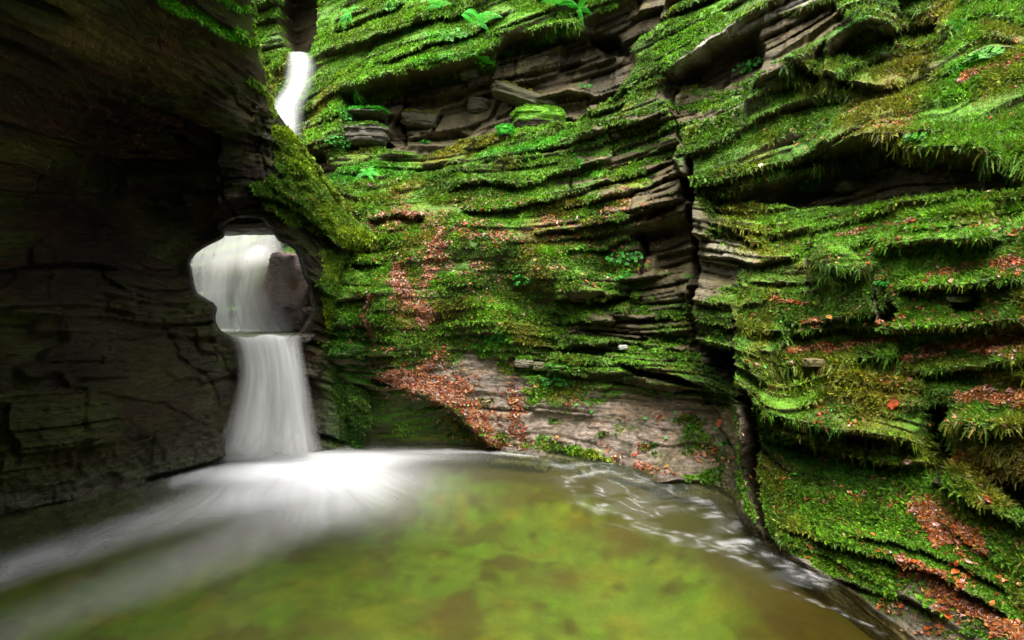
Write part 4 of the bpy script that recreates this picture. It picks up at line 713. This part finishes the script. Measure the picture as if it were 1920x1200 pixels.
def fall(name, label, rows, layers, seed, edge=(.12,.12), bulge=.12, top=.02, bot=.0, dens=1.0, fr=14, nu=150, nv=170, bfade=.06, notch=0, ragged=0):
    """rows: (py, px left, px right, distance); each layer a sheet a little behind the other"""
    r = np.array(rows, float); ts = np.linspace(0, 1, len(r)); V = []; Fc = []; Al = []
    for l in range(layers):
        v, u = np.meshgrid(np.linspace(0, 1, nv), np.linspace(0, 1, nu), indexing='ij')
        py, xl, xr, Y = [smooth_interp(v, ts, r[:, i]) for i in range(4)]
        sh = (l-(layers-1)/2)*.05; cen = (xl+xr)/2; wd = (xr-xl)/2*(1-.08*l)
        x = cen+wd*(2*u-1)+3*fbm(u*3, v*2, o=2, seed=seed+l)+wd*.05*l*math.sin(l*2.3)
        Yd = Y+sh*1.6-bulge*np.sqrt(np.clip(1-(2*u-1)**2, 0, 1))+.03*fbm(u*7, v*1.5, o=3, seed=seed+20+l)
        n = fbm(u*fr, v*1.3+l*5, o=4, seed=seed+40+l, g=.6)*.7+fbm(u*fr*.35, v*1.1, o=2, seed=seed+60+l)*.6
        al = dens*(.5+.5*n); al = al*(1-notch*np.exp(-((u-.80)/.07)**2)*ss(.30, .08, v))*ss(0, .05, v-.05*ragged*(.5+.5*fbm(u*6, u*0, o=3, seed=seed+80)))*ss(0, edge[0], u+.03*n)*ss(0, edge[1], 1-u+.03*n)*ss(-.001, top, v)*(1-ss(1-bfade, 1, v)*bot)
        py = py+ragged*9*fbm(u*4, u*0, o=3, seed=seed+90)*(1-v)**8; q = len(V)*nu*nv; V.append(W(x, py, Yd).reshape(-1, 3)); Fc.append(grid_faces(nv, nu)+q); Al.append(al.clip(0, 1).ravel())
    o = mesh_obj(name, np.concatenate(V), np.concatenate(Fc), M_FALL, dict(alpha=np.concatenate(Al))); return tag(o, label, 'waterfall')
def pyz(z, Y): return HY-(z-CH)/Y*F
fall('waterfall', 'lower waterfall pouring out of the round hole and fanning into the pool', [(626,424,570,7.0),(640,434,570,6.86),(690,440,578,6.72),(740,432,588,6.62),(800,412,600,6.52),(pyz(.0,6.42)-4,382,618,6.42),(pyz(-.05,6.4)+1,372,628,6.4)], 5, 500, edge=(.24,.2), top=.02, bot=1.0, dens=.92, fr=6, bfade=.34, notch=.75, ragged=1)
fall('waterfall', 'middle waterfall seen through the round hole, behind the cliff', [(405,385,525,9.0),(432,375,535,8.75),(470,355,545,8.4),(500,345,550,8.1),(540,342,545,7.95),(580,345,550,7.75),(622,345,575,7.6)], 2, 600, edge=(.05,.25), top=.01, dens=.62, fr=9)
fall('waterfall', 'bright forked strand in the middle waterfall behind the round hole', [(455,470,512,8.5),(490,440,505,8.35),(530,440,495,8.2),(575,430,490,8.05),(618,425,505,7.9)], 2, 650, edge=(.35,.4), top=.1, dens=.75, fr=5)
fall('waterfall', 'uppermost waterfall dropping through the narrow gap at the top', [(95,538,576,10.15),(110,533,592,9.95),(130,529,598,9.85),(160,524,592,9.75),(185,508,582,9.65),(210,500,574,9.5),(240,505,570,9.3),(290,505,560,9.1)], 3, 700, edge=(.4,.6), top=.05, dens=.8, fr=5)

# ------------------------------------------------------------------ the pool
def project_xy(X, Y, z): Yc = np.maximum(Y, .25); return HX+X/Yc*F, HY-(z-CH)/Yc*F
wx_ = axis([(-9,-5.2,.15),(-5.2,3.2,.022),(3.2,5,.15)]); wy_ = axis([(-7,2.2,.15),(2.2,7.3,.024),(7.3,8.2,.1)])
QX, QY = np.meshgrid(wx_, wy_); px, py = project_xy(QX, QY, 0.0)
fw = px+10*fbm(px/90, py/40, o=2, seed=801); fwy = py+4*fbm(px/70, py/20, o=3, seed=802)
th = np.arctan2((py-838)*3.2, px-560); rr = np.hypot((py-838)*3.2, px-560)
th2 = th+.08*fbm(px/90, py/40, o=2, seed=808); streak = .5+.42*fbm(th2*9, rr/420, o=3, seed=803, g=.5); st2 = .5+.42*fbm(th2*22, rr/300, o=3, seed=804, g=.5)
g = lambda cx, cy, sx, sy, a=0: np.exp(-((((px-cx)*math.cos(a)+(py-cy)*math.sin(a))/sx)**2+((-(px-cx)*math.sin(a)+(py-cy)*math.cos(a))/sy)**2))
core = 1.15*g(600,872,110,15,-.08)+.9*g(500,882,110,17,-.1)+.35*g(640,892,100,26)+.2*g(680,856,150,9)+.2*g(570,920,180,38,-.1)
arm = st(fw, fwy, [(620,890),(430,935),(280,985),(120,1035),(-80,1100)], [46,44,44,44,44])*.42*np.interp(px, [-100,100,300,500,650], [.35,.5,.75,.9,1])
arm2 = st(fw, fwy, [(700,910),(520,985),(330,1060),(150,1130),(-100,1230)], [70,70,70,60,60])*.13*np.interp(px, [-100,500], [.2,1])
back = st(fw, fwy, [(600,858),(760,845),(900,846),(1010,856)], [12,8,6,5])*.16+st(fw, fwy, [(400,880),(330,905)], [12,18])*.2
fan = g(650,925,150,55)*.15*(.4+.8*st2)
foam = core*(.9+.2*streak)+(arm+arm2)*(.08+.65*streak+.65*st2)+back*(.4+.9*streak)+fan
lines = np.zeros_like(px); ex_ = px+10*fbm(px/36, py/14, o=3, seed=811); ey_ = py+11*fbm(px/40, py/18, o=3, seed=812)
for pts, w, s in (([(1060,908),(1090,892),(1150,885),(1230,908),(1290,930)], 7, .7), ([(1075,925),(1110,950),(1180,975),(1260,995),(1330,1010)], 6, .6), ([(1290,930),(1335,950),(1350,966),(1325,970)], 8, .9), ([(1190,940),(1260,955),(1300,960)], 8, .5),
   ([(1180,985),(1290,1020),(1370,1040),(1430,1062)], 7, .55), ([(1030,870),(1090,875),(1150,872)], 6, .5), ([(1350,1020),(1400,1014)], 12, .95), ([(1440,1035),(1500,1075)], 11, .6), ([(1520,1085),(1545,1095)], 7, .5), ([(1640,1128),(1665,1150)], 11, .7), ([(1490,1105),(1580,1150),(1660,1188)], 3, .5), ([(1060,905),(1150,935),(1230,948)], 16, .12), ([(1100,890),(1240,925),(1330,960)], 20, .12)):
    lines = np.maximum(lines, st(ex_, ey_, pts, w*1.25)*s)
lines = lines*(.15+1.1*ss(-.2, .4, fbm(px/22+py/30, py/4, o=3, seed=813)))
ahead = ss(.6, 1.5, QY)
foam = (1-np.exp(-1.5*foam))*1.02; eddy = pm(px, py, [(1010,868),(1150,872),(1300,925),(1400,985),(1560,1085),(1500,1110),(1330,1020),(1120,960),(1050,905)], 26)
wxe = px+26*fbm(px/90, py/30, o=3, seed=895); wye = py+16*fbm(px/90, py/30, o=3, seed=896); fil = 1-np.abs(fbm(wxe/150+wye/120, (wye-.42*wxe)/17, o=4, seed=897))*2
lines = np.maximum(lines*.8, eddy*(.75*ss(.78, 1.0, fil)+.12)*ss(-.3, .3, fbm(px/60, py/18, o=2, seed=898)))
foam = np.clip(foam+lines*.24, 0, 1.0)*ahead
murk = .06*ahead*ss(1100, 800, np.hypot(px-500, (py-900)*1.2))*(.6+.6*streak)
rip = .004*fbm(QX*3, QY*3, o=3, seed=820)+.012*core.clip(0, 1)*fbm(QX*9, QY*9, o=2, seed=821)
m, nt, N = newmat('pool_water'); L = nt.links.new
out = N('ShaderNodeOutputMaterial'); at = N('ShaderNodeAttribute', attribute_name='foam'); ak = N('ShaderNodeAttribute', attribute_name='murk')
tr = N('ShaderNodeBsdfTransparent', i={'Color': (.84,.86,.62,1)}); gl = N('ShaderNodeBsdfGlossy', i={'Roughness': .16, 'Color': (1,1,1,1)}); fre = N('ShaderNodeFresnel', i={'IOR': 1.33})
fm = N('ShaderNodeMath', operation='MULTIPLY', i={1: .38}); L(fre.outputs[0], fm.inputs[0])
w1 = N('ShaderNodeMixShader'); L(fm.outputs[0], w1.inputs[0]); L(tr.outputs[0], w1.inputs[1]); L(gl.outputs[0], w1.inputs[2])
mk = N('ShaderNodeBsdfDiffuse', i={'Color': (.26,.32,.14,1)}); w2 = N('ShaderNodeMixShader'); L(ak.outputs['Fac'], w2.inputs[0]); L(w1.outputs[0], w2.inputs[1]); L(mk.outputs[0], w2.inputs[2])
df = N('ShaderNodeBsdfDiffuse', i={'Color': (.88,.88,.88,1)}); w3 = N('ShaderNodeMixShader'); L(at.outputs['Fac'], w3.inputs[0]); L(w2.outputs[0], w3.inputs[1]); L(df.outputs[0], w3.inputs[2])
tc = N('ShaderNodeTexCoord'); nz_ = N('ShaderNodeTexNoise', i={'Scale': 5, 'Detail': 3}); L(tc.outputs['Object'], nz_.inputs['Vector']); bp = N('ShaderNodeBump', i={'Strength': .25, 'Distance': .02}); L(nz_.outputs[0], bp.inputs['Height']); L(bp.outputs[0], gl.inputs['Normal']); L(w3.outputs[0], out.inputs[0])
M_POOL = m
tag(mesh_obj('water', np.stack([QX, QY, rip], -1).reshape(-1, 3), grid_faces(*QX.shape)[:, ::-1], M_POOL, dict(foam=foam.ravel(), murk=murk.clip(0, 1).ravel())), 'green pool with white foam spreading from the foot of the falls', 'water', 'structure')
# small basin behind the hole that spills over its lower lip
bxs, bys = np.meshgrid(np.linspace(-4.9, -2.95, 70), np.linspace(6.98, 8.6, 60)); bz = 1.50+.012*fbm(bxs*4, bys*4, o=2, seed=830)-.10*ss(7.1, 6.93, bys)
tag(mesh_obj('water', np.stack([bxs, bys, bz], -1).reshape(-1, 3), grid_faces(*bxs.shape)[:, ::-1], M_POOL, dict(foam=(.12+.5*ss(7.7, 8.0, bys)+.2*fbm(bxs*7, bys*3, o=3, seed=831)).clip(0, 1).ravel(), murk=np.full(bxs.size, .5))), 'small grey basin of water inside the round hole', 'water', 'structure')
# the bed: algae-green and ochre gravel under the clear water
gx, gy = np.meshgrid(axis([(-9,-5.2,.3),(-5.2,3.2,.04),(3.2,5,.3)]), axis([(-7,1.8,.3),(1.8,7.6,.04)])); bpx, bpy_ = project_xy(gx, gy, -.6)
bank = dist_line(gx, gy, [((x_-HX)/F*1920/(y_-HY), 1920/(y_-HY)) for x_, y_ in WLINE])[0]; bz0 = -.6+.40*ss(1.3, .1, bank); bpx, bpy_ = project_xy(gx, gy, bz0)
n1 = fbm(gx*1.7, gy*1.7, o=3, seed=840); n2 = fbm(gx*4.2, gy*4.2, o=3, seed=841); n3 = fbm(gx*2.6+5, gy*2.6, o=2, seed=842); n4 = fbm(gx*9, gy*9, o=3, seed=843)
bc = np.ones(gx.shape+(3,))*np.array([.105,.15,.014]); bc = mixc(bc, (.17,.185,.014), ss(-.1, .5, n1)*.7); bc = mixc(bc, (.10,.19,.008), ss(.0, .5, n3)*.6); bc = mixc(bc, (.055,.033,.006), ss(.05, .6, n2)*.7*ss(650, 1000, bpx+.8*(bpy_-900)))
bc = mixc(bc, (.20,.16,.014), ss(.15, .75, fbm(gx*3.4, gy*3.4, o=2, seed=844))*.6); bc = bc*(1+.3*n4[..., None])*.72; n5 = fbm(gx*2.3+3, gy*2.3, o=4, seed=846); bc = mixc(bc, (.05,.032,.008), ss(.08, .42, n5)*.65)
deep_dark = np.maximum(st(bpx, bpy_, [(900,868),(1100,888),(1250,930),(1390,990),(1430,1044),(1520,1130),(1700,1253),(1850,1400)], [50,65,110,150,170,180,190,190])*1.5, st(bpx, bpy_, [(-100,1060),(200,1010),(420,975),(640,985)], 110)*.75)
deep_dark = np.maximum(deep_dark, st(bpx, bpy_, [(-200,1100),(-100,1000),(300,900)], 110)*.8)
deep_dark = np.maximum(deep_dark, ss(912, 868, bpy_+12*n2)*ss(560, 760, bpx)*.95)
bc = mixc(bc, (.035,.022,.007), deep_dark.clip(0, .92))  # dark of deeper water and cliff reflections, painted into the bed colour
for cx_, cy_, sx_, sy_ in ((610,1180,60,26),(960,935,60,22),(1150,1000,60,30),(840,1150,70,40),(1060,1090,60,26)):
    bc = mixc(bc, (.07,.045,.012), np.exp(-(((bpx-cx_)/sx_)**2+((bpy_-cy_)/sy_)**2))*.7)
bz = bz0+.04*n1+.03*n2
tag(mesh_obj('pool_bed', np.stack([gx, gy, bz], -1).reshape(-1, 3), grid_faces(*gx.shape)[:, ::-1], rock_material('algae_gravel', (.6, .9), .1, .12, .2, .5), dict(col=bc.reshape(-1, 3), wet=np.zeros(gx.size))), 'green and ochre gravel bed of the pool', 'pool bed', 'structure')
v, f = np.array([(-60,-60,-1.2),(60,-60,-1.2),(60,60,-1.2),(-60,60,-1.2)], float), np.array([(0,1,2,3)])
tag(mesh_obj('ground', v, f, M_DARK, dict(col=np.tile([.04,.035,.02], (4, 1)), wet=np.zeros(4))), kind='structure')

# ------------------------------------------------------------------ daylight from the open top of the gorge
SUN_EL, SUN_AZ = math.radians(70), math.radians(185)      # azimuth from +Y clockwise: behind the viewer, a little left
wd = bpy.data.worlds.new('World'); SC.world = wd; wd.use_nodes = True; nt = wd.node_tree; nt.nodes.clear()
sky = nt.nodes.new('ShaderNodeTexSky'); sky.sky_type = 'NISHITA'; sky.sun_disc = False; sky.sun_elevation = SUN_EL; sky.sun_rotation = SUN_AZ; sky.air_density = 1; sky.dust_density = 4; sky.ozone_density = 1
hs = nt.nodes.new('ShaderNodeHueSaturation'); hs.inputs['Saturation'].default_value = .25
bg = nt.nodes.new('ShaderNodeBackground'); bg.inputs[1].default_value = .15; wo = nt.nodes.new('ShaderNodeOutputWorld')
nt.links.new(sky.outputs[0], hs.inputs['Color']); nt.links.new(hs.outputs[0], bg.inputs[0]); nt.links.new(bg.outputs[0], wo.inputs[0])
sl = bpy.data.lights.new('sun', 'SUN'); sl.energy = 1.1; sl.angle = math.radians(50); sl.color = (1, .95, .86); so = bpy.data.objects.new('sun', sl); COL.objects.link(so)
from mathutils import Vector
sd = Vector((math.sin(SUN_AZ)*math.cos(SUN_EL), math.cos(SUN_AZ)*math.cos(SUN_EL), math.sin(SUN_EL))); so.rotation_euler = sd.to_track_quat('Z', 'Y').to_euler(); so.location = (0, 0, 12)

cam = bpy.data.cameras.new('camera'); co = bpy.data.objects.new('camera', cam); COL.objects.link(co); co.location = (0, 0, CH); co.rotation_euler = (math.pi/2, 0, 0)
cam.sensor_width = 36; cam.lens = 18; cam.shift_y = -40/1920; cam.clip_start = .05; cam.clip_end = 500; SC.camera = co
SC.view_settings.view_transform = 'Standard'; SC.view_settings.look = 'None'; SC.view_settings.gamma = 1; SC.view_settings.exposure = 2.4
SC.cycles.max_bounces = 8; SC.cycles.transparent_max_bounces = 24; SC.cycles.diffuse_bounces = 4; SC.cycles.use_denoising = True; SC.cycles.sample_clamp_indirect = 6
